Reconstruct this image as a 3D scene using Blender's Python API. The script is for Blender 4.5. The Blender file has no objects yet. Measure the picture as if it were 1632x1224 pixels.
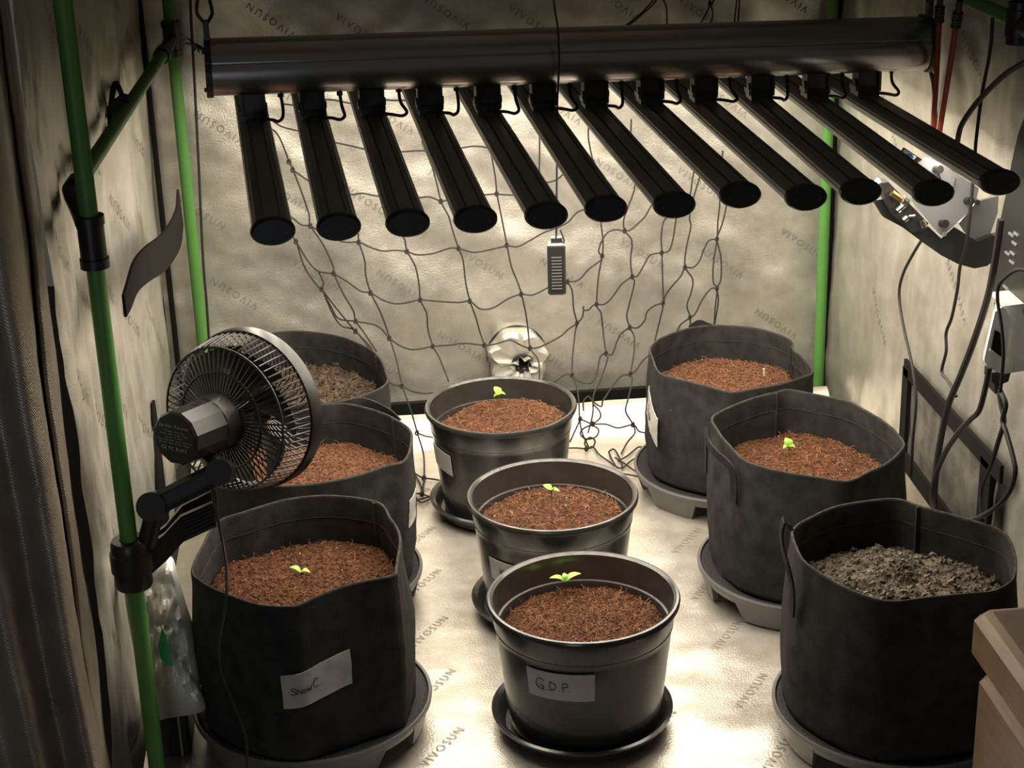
import bpy, math, random
from mathutils import Vector, Matrix, Quaternion, noise

random.seed(7)
scene = bpy.context.scene
COL = scene.collection

# ------------------------------------------------------------------ camera
F_PX, CX, CY = 2798.0, 816.0, 612.0            # focal length in pixels of the 1632x1224 frame
CAM = Vector((-0.3215, -2.7459, 1.445))
RR = Matrix(((0.994319, -0.102294, -0.029407),
             (-0.065114, -0.366055, -0.928312),
             (0.084196, 0.924954, -0.370636)))   # world -> (right, down, forward)
cam_data = bpy.data.cameras.new('camera')
cam_data.sensor_fit = 'HORIZONTAL'
cam_data.sensor_width = 36.0
cam_data.lens = F_PX / 1632.0 * 36.0
cam_data.clip_start = 0.05
cam = bpy.data.objects.new('camera', cam_data)
COL.objects.link(cam)
cm = Matrix((RR[0], -RR[1], -RR[2])).transposed().to_4x4()
cm.translation = CAM
cam.matrix_world = cm
scene.camera = cam

# ------------------------------------------------------------------ world, lights, exposure
LED_POWER = 22.0
scene.cycles.max_bounces = 6
scene.cycles.diffuse_bounces = 4
scene.cycles.glossy_bounces = 4
scene.cycles.transmission_bounces = 2
scene.cycles.caustics_reflective = False
scene.cycles.caustics_refractive = False
scene.view_settings.view_transform = 'Standard'
scene.view_settings.look = 'None'
scene.view_settings.gamma = 1.0
scene.view_settings.use_curve_mapping = False
scene.view_settings.exposure = 0.0
world = bpy.data.worlds.new('room_ambience')
scene.world = world
world.use_nodes = True
bg = world.node_tree.nodes['Background']
bg.inputs[0].default_value = (1.0, 0.9, 0.78, 1)
bg.inputs[1].default_value = 0.06
# an unseen cool screen in the room, inferred from bluish glints on the beam
la = bpy.data.lights.new('room_screen_light', 'AREA')
la.shape = 'RECTANGLE'; la.size = 0.55; la.size_y = 0.45
la.energy = 3.5; la.color = (0.72, 0.82, 1.0)
lo = bpy.data.objects.new('room_screen_light', la)
COL.objects.link(lo)
lo.location = (-0.98, -3.2, 0.42)
lo.rotation_euler = (Vector((-0.4, 0.0, 0.8)) - lo.location).to_track_quat('-Z', 'Y').to_euler()

# ------------------------------------------------------------------ helpers
def ray(u, v):
    return RR.transposed() @ Vector((u - CX, v - CY, F_PX))
def at(u, v, axis, val):
    """the point of the plane x|y|z = val seen in that direction"""
    d = ray(u, v); i = 'xyz'.index(axis)
    return CAM + d * ((val - CAM[i]) / d[i])
def atz(u, v, Z):
    return CAM + ray(u, v) * (Z / F_PX)

class MB:
    def __init__(self): self.v = []; self.f = []
    def add(self, vs, fs):
        o = len(self.v); self.v += [Vector(p) for p in vs]; self.f += [tuple(i + o for i in f) for f in fs]
        return self
    def box(self, c, s, m=None, bev=0.0):
        hx, hy, hz = s[0]/2, s[1]/2, s[2]/2
        c = Vector(c)
        if bev <= 0:
            vs = [Vector((x, y, z)) for x in (-hx, hx) for y in (-hy, hy) for z in (-hz, hz)]
            fs = [(0,1,3,2),(4,6,7,5),(0,4,5,1),(2,3,7,6),(0,2,6,4),(1,5,7,3)]
        else:
            # chamfered box: rounded outline in xy, chamfer in z
            b = bev
            ring = [(-hx+b,-hy),(hx-b,-hy),(hx,-hy+b),(hx,hy-b),(hx-b,hy),(-hx+b,hy),(-hx,hy-b),(-hx,-hy+b)]
            def sc(k): return [(x*(1-k/max(hx,1e-6)), y*(1-k/max(hy,1e-6))) for x, y in ring]
            vs = []; fs = []
            for z, k in ((-hz, b*.8), (-hz+b, 0), (hz-b, 0), (hz, b*.8)):
                vs += [Vector((x, y, z)) for x, y in sc(k)]
            for l in range(3):
                for i in range(8):
                    j = (i+1) % 8
                    fs.append((l*8+i, l*8+j, l*8+8+j, l*8+8+i))
            fs.append(tuple(range(7, -1, -1))); fs.append(tuple(range(24, 32)))
        vs = [(m @ p if m is not None else p) + c for p in vs]
        return self.add(vs, fs)
    def tube(self, pts, r, n=6, closed=False, cap=True):
        pts = [Vector(p) for p in pts]; N = len(pts)
        rs = r if isinstance(r, (list, tuple)) else [r]*N
        vs = []; fs = []
        up = None
        for i, p in enumerate(pts):
            if closed: t = pts[(i+1) % N] - pts[i-1]
            else: t = pts[min(i+1, N-1)] - pts[max(i-1, 0)]
            if t.length < 1e-9: t = Vector((0,0,1))
            t.normalize()
            if up is None:
                up = t.orthogonal().normalized()
            else:
                up = (up - t*up.dot(t))
                up = up.normalized() if up.length > 1e-6 else t.orthogonal().normalized()
            w = t.cross(up)
            for k in range(n):
                a = 2*math.pi*k/n
                vs.append(p + (up*math.cos(a) + w*math.sin(a))*rs[i])
        m = N if closed else N-1
        for i in range(m):
            for k in range(n):
                a = i*n+k; b = i*n+(k+1) % n; c = ((i+1) % N)*n+(k+1) % n; d = ((i+1) % N)*n+k
                fs.append((a, b, c, d))
        if cap and not closed:
            fs.append(tuple(range(n-1, -1, -1))); fs.append(tuple(range((N-1)*n, N*n)))
        return self.add(vs, fs)
    def lathe(self, prof, n=48, c=(0,0,0), m=None, a0=0.0, a1=2*math.pi, close=True):
        c = Vector(c); full = abs(a1-a0-2*math.pi) < 1e-6
        cnt = n if full else n+1
        vs = []; fs = []
        for r, z in prof:
            for k in range(cnt):
                a = a0 + (a1-a0)*k/n
                p = Vector((r*math.cos(a), r*math.sin(a), z))
                vs.append((m @ p if m is not None else p) + c)
        for i in range(len(prof)-1):
            for k in range(n):
                j = (k+1) % cnt
                fs.append((i*cnt+k, i*cnt+j, (i+1)*cnt+j, (i+1)*cnt+k))
        return self.add(vs, fs)
    def extrude(self, prof, A, B, ux, uy, cap=True):
        """closed 2-D profile swept straight from A to B"""
        A = Vector(A); B = Vector(B); n = len(prof)
        vs = [A + ux*x + uy*y for x, y in prof] + [B + ux*x + uy*y for x, y in prof]
        fs = [(i, (i+1) % n, n+(i+1) % n, n+i) for i in range(n)]
        if cap:
            fs.append(tuple(range(n-1, -1, -1))); fs.append(tuple(range(n, 2*n)))
        return self.add(vs, fs)
    def grid(self, fn, nu, nv):
        vs = [fn(i/nu, j/nv) for i in range(nu+1) for j in range(nv+1)]
        fs = [(i*(nv+1)+j, (i+1)*(nv+1)+j, (i+1)*(nv+1)+j+1, i*(nv+1)+j+1) for i in range(nu) for j in range(nv)]
        return self.add(vs, fs)
    def build(self, name, mat, parent=None, smooth=True, loc=None, angle=0.6):
        base = Vector(loc) if loc is not None else (root_loc(parent) if parent else Vector((0,0,0)))
        me = bpy.data.meshes.new(name)
        me.from_pydata([tuple(p - base) for p in self.v], [], self.f)
        me.validate(); me.update()
        if mat: me.materials.append(mat)
        if smooth:
            me.polygons.foreach_set('use_smooth', [True]*len(me.polygons))
            try: me.set_sharp_from_angle(angle=angle)
            except Exception: pass
        o = bpy.data.objects.new(name, me)
        COL.objects.link(o)
        if parent: o.parent = parent
        else: o.location = base
        return o

def root_loc(o):
    while o.parent: o = o.parent
    return o.location.copy()
def empty(name, loc):
    o = bpy.data.objects.new(name, None); COL.objects.link(o)
    o.location = loc; o.empty_display_size = 0.02
    return o
def tag(o, label=None, cat=None, group=None, kind=None):
    if label: o['label'] = label
    if cat: o['category'] = cat
    if group: o['group'] = group
    if kind: o['kind'] = kind
    return o
def smooth_path(pts, k=6, closed=False):
    pts = [Vector(p) for p in pts]; n = len(pts); out = []
    if n < 3: return pts
    rng = range(n) if closed else range(n-1)
    for i in rng:
        p0 = pts[(i-1) % n] if closed or i > 0 else pts[0]*2-pts[1]
        p1 = pts[i]; p2 = pts[(i+1) % n]
        p3 = pts[(i+2) % n] if closed or i+2 < n else pts[-1]*2-pts[-2]
        for s in range(k):
            t = s/k
            out.append(0.5*((2*p1)+(p2-p0)*t+(2*p0-5*p1+4*p2-p3)*t*t+(3*p1-p0-3*p2+p3)*t**3))
    if not closed: out.append(pts[-1])
    return out
def nz(x, y, z=0.0): return noise.noise(Vector((x, y, z)))
def fbm(x, y, z=0.0, o=4): return noise.fractal(Vector((x, y, z)), 1.0, 2.0, o)
def ss(a, b, x):
    t = max(0.0, min(1.0, (x-a)/(b-a))); return t*t*(3-2*t)

# ------------------------------------------------------------------ materials
def new_mat(name):
    m = bpy.data.materials.new(name); m.use_nodes = True
    nt = m.node_tree; b = nt.nodes['Principled BSDF']
    return m, nt, b
def pmat(name, col, rough=0.5, metal=0.0, var=0.0, vscale=20.0, bump=0.0, bscale=80.0, spec=0.5, col2=None, detail=4.0, dist=0.002, stretch=None, trans=0.0, sub=0.0, coat=0.0):
    m, nt, b = new_mat(name)
    b.inputs['Base Color'].default_value = (*col, 1)
    b.inputs['Roughness'].default_value = rough
    b.inputs['Metallic'].default_value = metal
    b.inputs['Specular IOR Level'].default_value = spec
    b.inputs['Coat Weight'].default_value = coat
    tc = nt.nodes.new('ShaderNodeTexCoord')
    src = tc.outputs['Object']
    if stretch:
        mp = nt.nodes.new('ShaderNodeMapping'); mp.inputs['Scale'].default_value = stretch
        nt.links.new(src, mp.inputs[0]); src = mp.outputs[0]
    if var > 0 or col2:
        n = nt.nodes.new('ShaderNodeTexNoise'); n.inputs['Scale'].default_value = vscale; n.inputs['Detail'].default_value = detail
        nt.links.new(src, n.inputs['Vector'])
        r = nt.nodes.new('ShaderNodeValToRGB')
        c2 = col2 if col2 else tuple(min(1, c*(1+var)) for c in col)
        c1 = col if col2 else tuple(c*(1-var) for c in col)
        r.color_ramp.elements[0].color = (*c1, 1); r.color_ramp.elements[1].color = (*c2, 1)
        r.color_ramp.elements[0].position = 0.35; r.color_ramp.elements[1].position = 0.65
        nt.links.new(n.outputs['Fac'], r.inputs[0]); nt.links.new(r.outputs[0], b.inputs['Base Color'])
    if bump > 0:
        n2 = nt.nodes.new('ShaderNodeTexNoise'); n2.inputs['Scale'].default_value = bscale; n2.inputs['Detail'].default_value = 3
        nt.links.new(src, n2.inputs['Vector'])
        bp = nt.nodes.new('ShaderNodeBump'); bp.inputs['Strength'].default_value = bump; bp.inputs['Distance'].default_value = dist
        nt.links.new(n2.outputs['Fac'], bp.inputs['Height']); nt.links.new(bp.outputs[0], b.inputs['Normal'])
    return m

def silver(name, col=(0.68, 0.655, 0.575), rough=0.42, metal=0.7, weave=0.0, dirt=0.25, crinkle=0.45, tint=(1, 1, 1)):
    m, nt, b = new_mat(name)
    tc = nt.nodes.new('ShaderNodeTexCoord')
    n = nt.nodes.new('ShaderNodeTexNoise'); n.inputs['Scale'].default_value = 9; n.inputs['Detail'].default_value = 5; n.inputs['Roughness'].default_value = 0.7
    nt.links.new(tc.outputs['Object'], n.inputs['Vector'])
    r = nt.nodes.new('ShaderNodeValToRGB')
    r.color_ramp.elements[0].position = 0.3; r.color_ramp.elements[1].position = 0.66
    r.color_ramp.elements[0].color = (*[c*(1-dirt)*q for c, q in zip(col, tint)], 1)
    r.color_ramp.elements[1].color = (*[min(1, c*(1+dirt*0.25)) for c in col], 1)
    nt.links.new(n.outputs['Fac'], r.inputs[0]); nt.links.new(r.outputs[0], b.inputs['Base Color'])
    b.inputs['Metallic'].default_value = metal
    rr = nt.nodes.new('ShaderNodeMapRange')
    rr.inputs['To Min'].default_value = rough-0.08; rr.inputs['To Max'].default_value = rough+0.1
    nt.links.new(n.outputs['Fac'], rr.inputs['Value']); nt.links.new(rr.outputs[0], b.inputs['Roughness'])
    # crinkles
    n3 = nt.nodes.new('ShaderNodeTexNoise'); n3.noise_type = 'RIDGED_MULTIFRACTAL'; n3.inputs['Scale'].default_value = 7.0; n3.inputs['Detail'].default_value = 3; n3.inputs['Distortion'].default_value = 0.6
    nt.links.new(tc.outputs['Object'], n3.inputs['Vector'])
    b1 = nt.nodes.new('ShaderNodeBump'); b1.inputs['Strength'].default_value = crinkle; b1.inputs['Distance'].default_value = 0.004
    nt.links.new(n3.outputs['Fac'], b1.inputs['Height'])
    n2 = nt.nodes.new('ShaderNodeTexNoise'); n2.inputs['Scale'].default_value = 320; n2.inputs['Detail'].default_value = 2
    nt.links.new(tc.outputs['Object'], n2.inputs['Vector'])
    b2 = nt.nodes.new('ShaderNodeBump'); b2.inputs['Strength'].default_value = 0.6; b2.inputs['Distance'].default_value = 0.0010
    nt.links.new(n2.outputs['Fac'], b2.inputs['Height']); nt.links.new(b1.outputs[0], b2.inputs['Normal'])
    last = b2
    if weave > 0:
        w = nt.nodes.new('ShaderNodeTexWave'); w.bands_direction = 'DIAGONAL'; w.inputs['Scale'].default_value = 150; w.inputs['Distortion'].default_value = 0.5
        nt.links.new(tc.outputs['Object'], w.inputs['Vector'])
        b3 = nt.nodes.new('ShaderNodeBump'); b3.inputs['Strength'].default_value = weave; b3.inputs['Distance'].default_value = 0.001
        nt.links.new(w.outputs['Fac'], b3.inputs['Height']); nt.links.new(b2.outputs[0], b3.inputs['Normal']); last = b3
    nt.links.new(last.outputs[0], b.inputs['Normal'])
    return m

M = {}
M['wall'] = silver('silver_tent_lining')
M['floor'] = silver('silver_floor_sheet', col=(0.78, 0.745, 0.69), rough=0.30, metal=0.6, crinkle=0.7, dirt=0.28, tint=(1.0, 0.93, 0.82))
M['flap'] = silver('woven_silver_flap', col=(0.46, 0.40, 0.33), rough=0.45, metal=0.6, weave=0.3)  # silver cloth, its weak light put into a browner, darker base
M['bag'] = silver('pale_silver_plastic', col=(0.80, 0.78, 0.72), rough=0.3, metal=0.25, dirt=0.1)
M['print'] = pmat('dark_print', (0.26, 0.25, 0.22), 0.5)
M['print_floor'] = pmat('grey_print', (0.36, 0.34, 0.30), 0.5)
M['green'] = pmat('green_painted_steel', (0.11, 0.31, 0.065), 0.5, var=0.06)
M['green_cloth'] = pmat('green_sheet', (0.03, 0.42, 0.16), 0.5)
M['black'] = pmat('black_plastic', (0.020, 0.020, 0.019), 0.42, bump=0.15, bscale=300, dist=0.0004)
M['black_gloss'] = pmat('black_pot_plastic', (0.034, 0.033, 0.031), 0.22, spec=0.9, var=0.15, vscale=30, bump=0.05, bscale=60)
M['alu'] = pmat('black_anodised_aluminium', (0.30, 0.29, 0.262), 0.40, metal=0.35)
M['clip'] = pmat('dark_grey_clip_plastic', (0.040, 0.040, 0.038), 0.4)
M['beam'] = pmat('black_painted_housing', (0.34, 0.33, 0.32), 0.25, metal=0.95)
M['felt'] = pmat('black_felt', (0.036, 0.0355, 0.034), 0.95, var=0.25, vscale=40, bump=0.5, bscale=350, dist=0.0012, spec=0.15)
M['felt_edge'] = pmat('felt_edge_binding', (0.050, 0.046, 0.040), 0.9, var=0.3, vscale=120, bump=0.4, bscale=300, dist=0.001, spec=0.2)
M['felt_in'] = M['felt']
M['tray'] = pmat('grey_plastic_tray', (0.15, 0.145, 0.14), 0.5, var=0.08)
M['mesh_black'] = pmat('black_mesh_disc', (0.016, 0.016, 0.016), 0.7, bump=0.9, bscale=260, dist=0.002)
M['tape'] = pmat('grey_duct_tape', (0.52, 0.51, 0.48), 0.45, var=0.06, vscale=60, bump=0.15, bscale=200, dist=0.0005)
M['ink'] = pmat('marker_ink', (0.03, 0.03, 0.035), 0.6)
M['coir'] = pmat('brown_coir', (0.035, 0.014, 0.007), 0.95, col2=(0.185, 0.080, 0.040), vscale=150, bump=0.9, bscale=220, dist=0.004, spec=0.2, detail=6)
M['coir_d'] = pmat('deep_brown_coir', (0.026, 0.010, 0.005), 0.95, col2=(0.145, 0.056, 0.024), vscale=140, bump=0.9, bscale=220, dist=0.004, spec=0.2, detail=6)
M['crumb_d'] = pmat('deep_coir_crumb', (0.030, 0.012, 0.006), 0.95, col2=(0.165, 0.066, 0.029), vscale=90)
M['coir_wet'] = pmat('dark_brown_coir', (0.020, 0.010, 0.006), 0.9, col2=(0.135, 0.050, 0.022), vscale=120, bump=0.9, bscale=220, dist=0.004, spec=0.25, detail=6)
M['soil'] = pmat('dark_compost', (0.014, 0.011, 0.008), 0.85, col2=(0.150, 0.115, 0.075), vscale=60, bump=1.0, bscale=160, dist=0.004, spec=0.4, detail=6)
M['soil_br'] = pmat('brown_compost', (0.018, 0.012, 0.008), 0.9, col2=(0.120, 0.078, 0.048), vscale=110, bump=1.0, bscale=160, dist=0.004, spec=0.3, detail=6)
M['fibre'] = pmat('coir_fibre', (0.27, 0.12, 0.05), 0.8, var=0.4, vscale=60)
M['crumb'] = pmat('coir_crumb', (0.042, 0.018, 0.009), 0.95, col2=(0.19, 0.085, 0.043), vscale=90)
M['crumb_dark'] = pmat('compost_crumb', (0.030, 0.024, 0.017), 0.8, col2=(0.18, 0.145, 0.10), vscale=90, spec=0.5)
M['crumb_br'] = pmat('brown_compost_crumb', (0.024, 0.016, 0.011), 0.85, col2=(0.105, 0.070, 0.045), vscale=90)
M['duct'] = silver('silver_duct_cloth', col=(0.62, 0.60, 0.53), rough=0.38, metal=0.4, dirt=0.2)
M['perlite'] = pmat('perlite_speck', (0.6, 0.57, 0.5), 0.8)
M['leaf'] = pmat('young_leaf', (0.34, 0.62, 0.10), 0.45, var=0.15, vscale=80)
M['stem'] = pmat('pale_stem', (0.24, 0.16, 0.07), 0.6)
M['cord'] = pmat('black_cord', (0.018, 0.017, 0.016), 0.6)
M['net'] = pmat('dark_net_cord', (0.030, 0.026, 0.022), 0.7)
M['red'] = pmat('red_strap', (0.30, 0.035, 0.025), 0.6, bump=0.3, bscale=300, dist=0.0006)
M['white'] = pmat('white_plastic', (0.90, 0.88, 0.84), 0.4)
M['screen'] = pmat('dark_window', (0.01, 0.01, 0.012), 0.15)
M['plate'] = pmat('grey_steel_plate', (0.33, 0.33, 0.34), 0.4, metal=0.3)
M['steel'] = pmat('bright_steel', (0.6, 0.58, 0.55), 0.25, metal=1.0)
M['brass'] = pmat('brass_fitting', (0.55, 0.40, 0.18), 0.3, metal=1.0)
M['blue'] = pmat('blue_print', (0.03, 0.16, 0.6), 0.5)
M['wood'] = pmat('pale_varnished_wood', (0.15, 0.098, 0.053), 0.4, col2=(0.21, 0.14, 0.076), vscale=9, stretch=(1, 1.5, 14), detail=6, bump=0.08, bscale=30)
M['wood_top'] = pmat('dark_wood_top', (0.055, 0.022, 0.012), 0.35, var=0.2, vscale=8)
M['trim'] = pmat('dark_webbing', (0.022, 0.021, 0.019), 0.9, spec=0.0, bump=0.4, bscale=250, dist=0.001)
M['vent_mesh'] = pmat('grey_vent_mesh', (0.16, 0.15, 0.13), 0.6, metal=0.3, var=0.3, vscale=30, bump=0.6, bscale=400, dist=0.001)
M['fan'] = pmat('fan_black_plastic', (0.022, 0.021, 0.020), 0.36)
M['fan_body'] = pmat('fan_motor_plastic', (0.040, 0.038, 0.034), 0.33)
M['fan_label'] = pmat('fan_rating_label', (0.022, 0.022, 0.022), 0.5)
M['fan_print'] = pmat('grey_label_print', (0.75, 0.73, 0.70), 0.5)
M['blade'] = pmat('smoky_fan_blade', (0.05, 0.047, 0.045), 0.22)
M['webbing_gap_shade'] = pmat('black_webbing_gap_shade', (0.010, 0.010, 0.009), 0.7, spec=0.15)  # black webbing; on the back wall strip also the painted gap shade
M['room_floor'] = pmat('dark_room_floor', (0.05, 0.04, 0.03), 0.7, var=0.2, vscale=6)
def led_mat():
    m, nt, b = new_mat('warm_white_led')
    b.inputs['Base Color'].default_value = (0.8, 0.8, 0.75, 1)
    b.inputs['Emission Color'].default_value = (1.0, 0.885, 0.73, 1)
    b.inputs['Emission Strength'].default_value = LED_POWER
    return m
M['led'] = led_mat()

# ------------------------------------------------------------------ the tent: walls, floor, ceiling
WX, WB, WF, TOP = 0.675, 0.685, -0.66, 1.75
def disp_back(x, z):
    d = 0.014*nz(x*2.2+3, z*2.0, 1.3) + 0.010*nz((x*0.55+z*0.84)*7, (z*0.55-x*0.84)*2.0, 5.1)
    d += 0.005*fbm((x*0.55+z*0.84)*11, (z*0.55-x*0.84)*5, 2.2, 3) + 0.0018*fbm(x*26, z*26, 7.7, 2)
    return WB - 0.008 + d
def disp_side(y, z, seed):
    d = 0.016*nz(y*3.2, z*1.0, seed) + 0.008*nz(y*9+z*1.5, z*1.6, seed+3) + 0.006*fbm(y*15+z*3, z*5-y*2, seed+6, 3)
    d += 0.0012*fbm(y*28, z*28, seed+8, 2)
    return d
def p_back(x, z): return Vector((x, disp_back(x, z), z))
WL = -0.712
def p_left(y, z): return Vector((WL + 0.012 - disp_side(y, z, 11.3), y, z))
def p_right(y, z): return Vector((WX - 0.012 + disp_side(y, z, 23.9), y, z))
def floor_h(x, y):
    edge = ss(0.47, 0.575, y)
    h = 0.0016*fbm(x*5+y*9, y*7-x*3, 4.4, 4) + 0.006*max(0, nz(x*2.5+y*7, y*3-x*2, 9.1))**2*2
    return h*(1-edge) + 0.062*edge*edge + edge*0.006*nz(x*5, 0.3, 2.0)
def p_floor(x, y): return Vector((x, y, floor_h(x, y)))

wb = MB().grid(lambda a, b: p_back(WL + (WX-WL)*a, TOP*b), 150, 180).build('wall_back', M['wall']); tag(wb, kind='structure')
wl = MB().grid(lambda a, b: p_left(WF + (WB-WF)*a, TOP*b), 140, 170).build('wall_left', M['wall']); tag(wl, kind='structure')
wr = MB().grid(lambda a, b: p_right(WF + (WB-WF)*a, TOP*b), 140, 170).build('wall_right', M['wall']); tag(wr, kind='structure')
fl = MB().grid(lambda a, b: p_floor(-0.675 + 1.315*a, -0.80 + 1.375*b), 150, 170).build('floor', M['floor']); tag(fl, kind='structure')
ce = MB().grid(lambda a, b: Vector((WL + (WX-WL)*a, WF + (WB-WF)*b, TOP - 0.02 + 0.01*nz(a*6, b*6, 3))), 30, 30).build('ceiling', M['wall']); tag(ce, kind='structure')
rf = MB().box((0, -1.2, -0.03), (6, 6, 0.04)).build('floor_room', M['room_floor'], smooth=False); tag(rf, kind='structure')
# black seam along the back wall's foot, also painting the shade behind the liner
bb = MB().box((0, WB-0.03, 0.028), (1.30, 0.014, 0.056)).build('baseboard_gap_shade', M['webbing_gap_shade'], smooth=False); tag(bb, kind='structure')
# welted seams running up the corners
for nm, x0 in (('trim_1', WL+0.016), ('trim_2', WX-0.014)):
    t = MB().tube([Vector((x0, WB-0.022, z)) for z in [i*0.05 for i in range(35)]], 0.006, 6).build(nm, M['webbing_gap_shade']); tag(t, kind='structure')

# printed lettering on the lining (each word its own flat print)
def word_mesh(txt, size=1.0):
    cu = bpy.data.curves.new('t', 'FONT'); cu.body = txt; cu.size = size; cu.align_x = 'CENTER'; cu.align_y = 'CENTER'
    cu.resolution_u = 2
    cu.space_character = 1.35
    o = bpy.data.objects.new('t', cu); COL.objects.link(o)
    dg = bpy.context.evaluated_depsgraph_get()
    me = bpy.data.meshes.new_from_object(o.evaluated_get(dg))
    vs = [v.co.copy() for v in me.vertices]; fs = [tuple(p.vertices) for p in me.polygons]
    bpy.data.objects.remove(o); bpy.data.curves.remove(cu); bpy.data.meshes.remove(me)
    return vs, fs
VW = word_mesh('VIVOSUN')
def put_word(parent, fn, cx, cy, ang, size, name='printed_word', mat=None, src=None):
    vs, fs = src or VW
    ca, sa = math.cos(ang), math.sin(ang)
    out = [fn(cx + (v.x*ca - v.y*sa)*size, cy + (v.x*sa + v.y*ca)*size) for v in vs]
    return MB().add(out, fs).build(name, mat or M['print'], parent, smooth=False)
DEG = math.radians
k = 0
for i in range(9):
    for j in range(7):
        x = -0.62 + i*0.168 + (0.05 if j % 2 else 0); z = 0.14 + j*0.172 + (0.03 if i % 2 else 0)
        if abs(x) > 0.62: continue
        k += 1
        put_word(wb, lambda a, b: p_back(a, b) + Vector((0, -0.0016, 0)), x, z, DEG(-36) + (math.pi if (i+j) % 2 else 0), 0.0205)
for i in range(6):
    for j in range(6):
        y = -0.55 + i*0.21; z = 0.22 + j*0.19 + (0.06 if i % 2 else 0)
        put_word(wl, lambda a, b: p_left(a, b) + Vector((0.0016, 0, 0)), y, z, DEG(-38) + (math.pi if (i+j) % 2 else 0), 0.024)
for i in range(6):
    for j in range(6):
        y = -0.5 + i*0.21; z = 0.3 + j*0.19 + (0.06 if i % 2 else 0)
        if (i*3+j*2) % 4: continue
        put_word(wr, lambda a, b: p_right(-a, b) + Vector((-0.0016, 0, 0)), -y, z, DEG(-38) + (math.pi if (i+j) % 2 else 0), 0.024)
for i in range(8):
    for j in range(7):
        x = -0.56 + i*0.16; y = -0.72 + j*0.17 + (0.085 if i % 2 else 0)
        if y > 0.44: continue
        put_word(fl, lambda a, b: p_floor(a, b) + Vector((0, 0, 0.0012)), x, y, DEG(55), 0.0205, mat=M['print_floor'])

# ------------------------------------------------------------------ tent frame
PR = 0.0115
def pole(p0, p1, label, r=PR):
    o = MB().tube([p0, p1], r, 16).build('tent_pole', M['green'], loc=p0)
    return tag(o, label, 'tent pole', 'green poles of the tent frame')
pole(Vector((-0.64, 0.64, 0.002)), Vector((-0.64, 0.64, 1.72)), 'bright green upright pole in the back left corner of the tent')
pole(Vector((0.64, 0.64, 0.002)), Vector((0.64, 0.64, 1.72)), 'bright green upright pole in the back right corner behind the light bars')
pole(Vector((-0.64, -0.643, 0.002)), Vector((-0.64, -0.643, 1.72)), 'dark green upright pole at the front left that carries the clip fan')
spA = at(116, 306, 'z', 0.838); spB = at(262, 82, 'z', 0.838)
pole(spA, spB, 'green side pole sloping away between two black joints on the left wall', 0.011)
pole(Vector((0.64, -0.60, 0.975)), Vector((0.64, 0.60, 0.975)), 'green side pole at the top right corner of the picture', 0.011)
def clamp(c, axis_dir, label, r=0.017, L=0.06):
    """joint: sleeve round the upright and a socket for the side pole"""
    t = empty('pole_joint', c)
    MB().lathe([(r*0.8, -L/2), (r, -L/2), (r, -L/2+0.01), (r*1.12, -L/2+0.011), (r*1.12, L/2-0.011), (r, L/2-0.01), (r, L/2), (r*0.8, L/2)], 20, c).build('sleeve', M['black'], t)
    d = Vector(axis_dir).normalized()
    MB().tube([c + d*0.012, c + d*0.03], 0.0125, 12).tube([c + d*0.03, c + d*0.075], 0.0155, 14).tube([c+d*0.068, c+d*0.078], 0.0175, 14).build('socket', M['black'], t)
    return tag(t, label, 'pole joint', 'black plastic joints of the tent frame')
def elbow(c, end, label):
    t = empty('pole_joint', c); r, L = 0.0165, 0.066
    MB().lathe([(r*0.8, -L/2), (r*1.1, -L/2), (r*1.1, -L/2+0.012), (r, -L/2+0.013), (r, L/2-0.012), (r*1.1, L/2-0.011), (r*1.1, L/2), (r*0.8, L/2)], 20, c).build('sleeve', M['black'], t)
    d = (spB-spA).normalized()*(1 if (end-spA).length < 0.05 else -1)
    mid = c + (end-c)*0.62
    MB().tube(smooth_path([c, mid, end - d*0.004, end + d*0.022], 4), 0.0125, 12).tube([end + d*0.006, end + d*0.045], 0.0155, 14).build('socket', M['black'], t, angle=0.7)
    return tag(t, label, 'pole joint', 'black plastic joints of the tent frame')
elbow(Vector((-0.64, -0.643, 0.826)), spA, 'black elbow joint on the front left pole above the fan')
elbow(Vector((-0.64, 0.64, 0.838)), spB, 'black elbow joint on the back left pole beside the lamp end')
clamp(Vector((0.64, -0.32, 0.975)), (0, -1, 0), 'black joint on the green pole in the top right corner')
# mid coupling of the side pole with its webbing tie
t = empty('pole_coupling', at(196, 168, 'z', 0.838))
c = root_loc(t)
MB().tube([c+Vector((0,-0.022,0)), c+Vector((0,0.022,0))], 0.0145, 14).tube([c+Vector((0,-0.03,0)), c+Vector((0,-0.018,0))], 0.0185, 14).build('sleeve', M['black'], t)
MB().tube(smooth_path([c+Vector((0,0.01,0.012)), c+Vector((-0.012,0.03,0.03)), c+Vector((-0.022,0.01,-0.01)), c+Vector((-0.018,-0.05,-0.035))], 5), 0.0045, 6).build('webbing_tie', M['cord'], t)
tag(t, 'black coupling half way along the left side pole', 'pole coupling')

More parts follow.
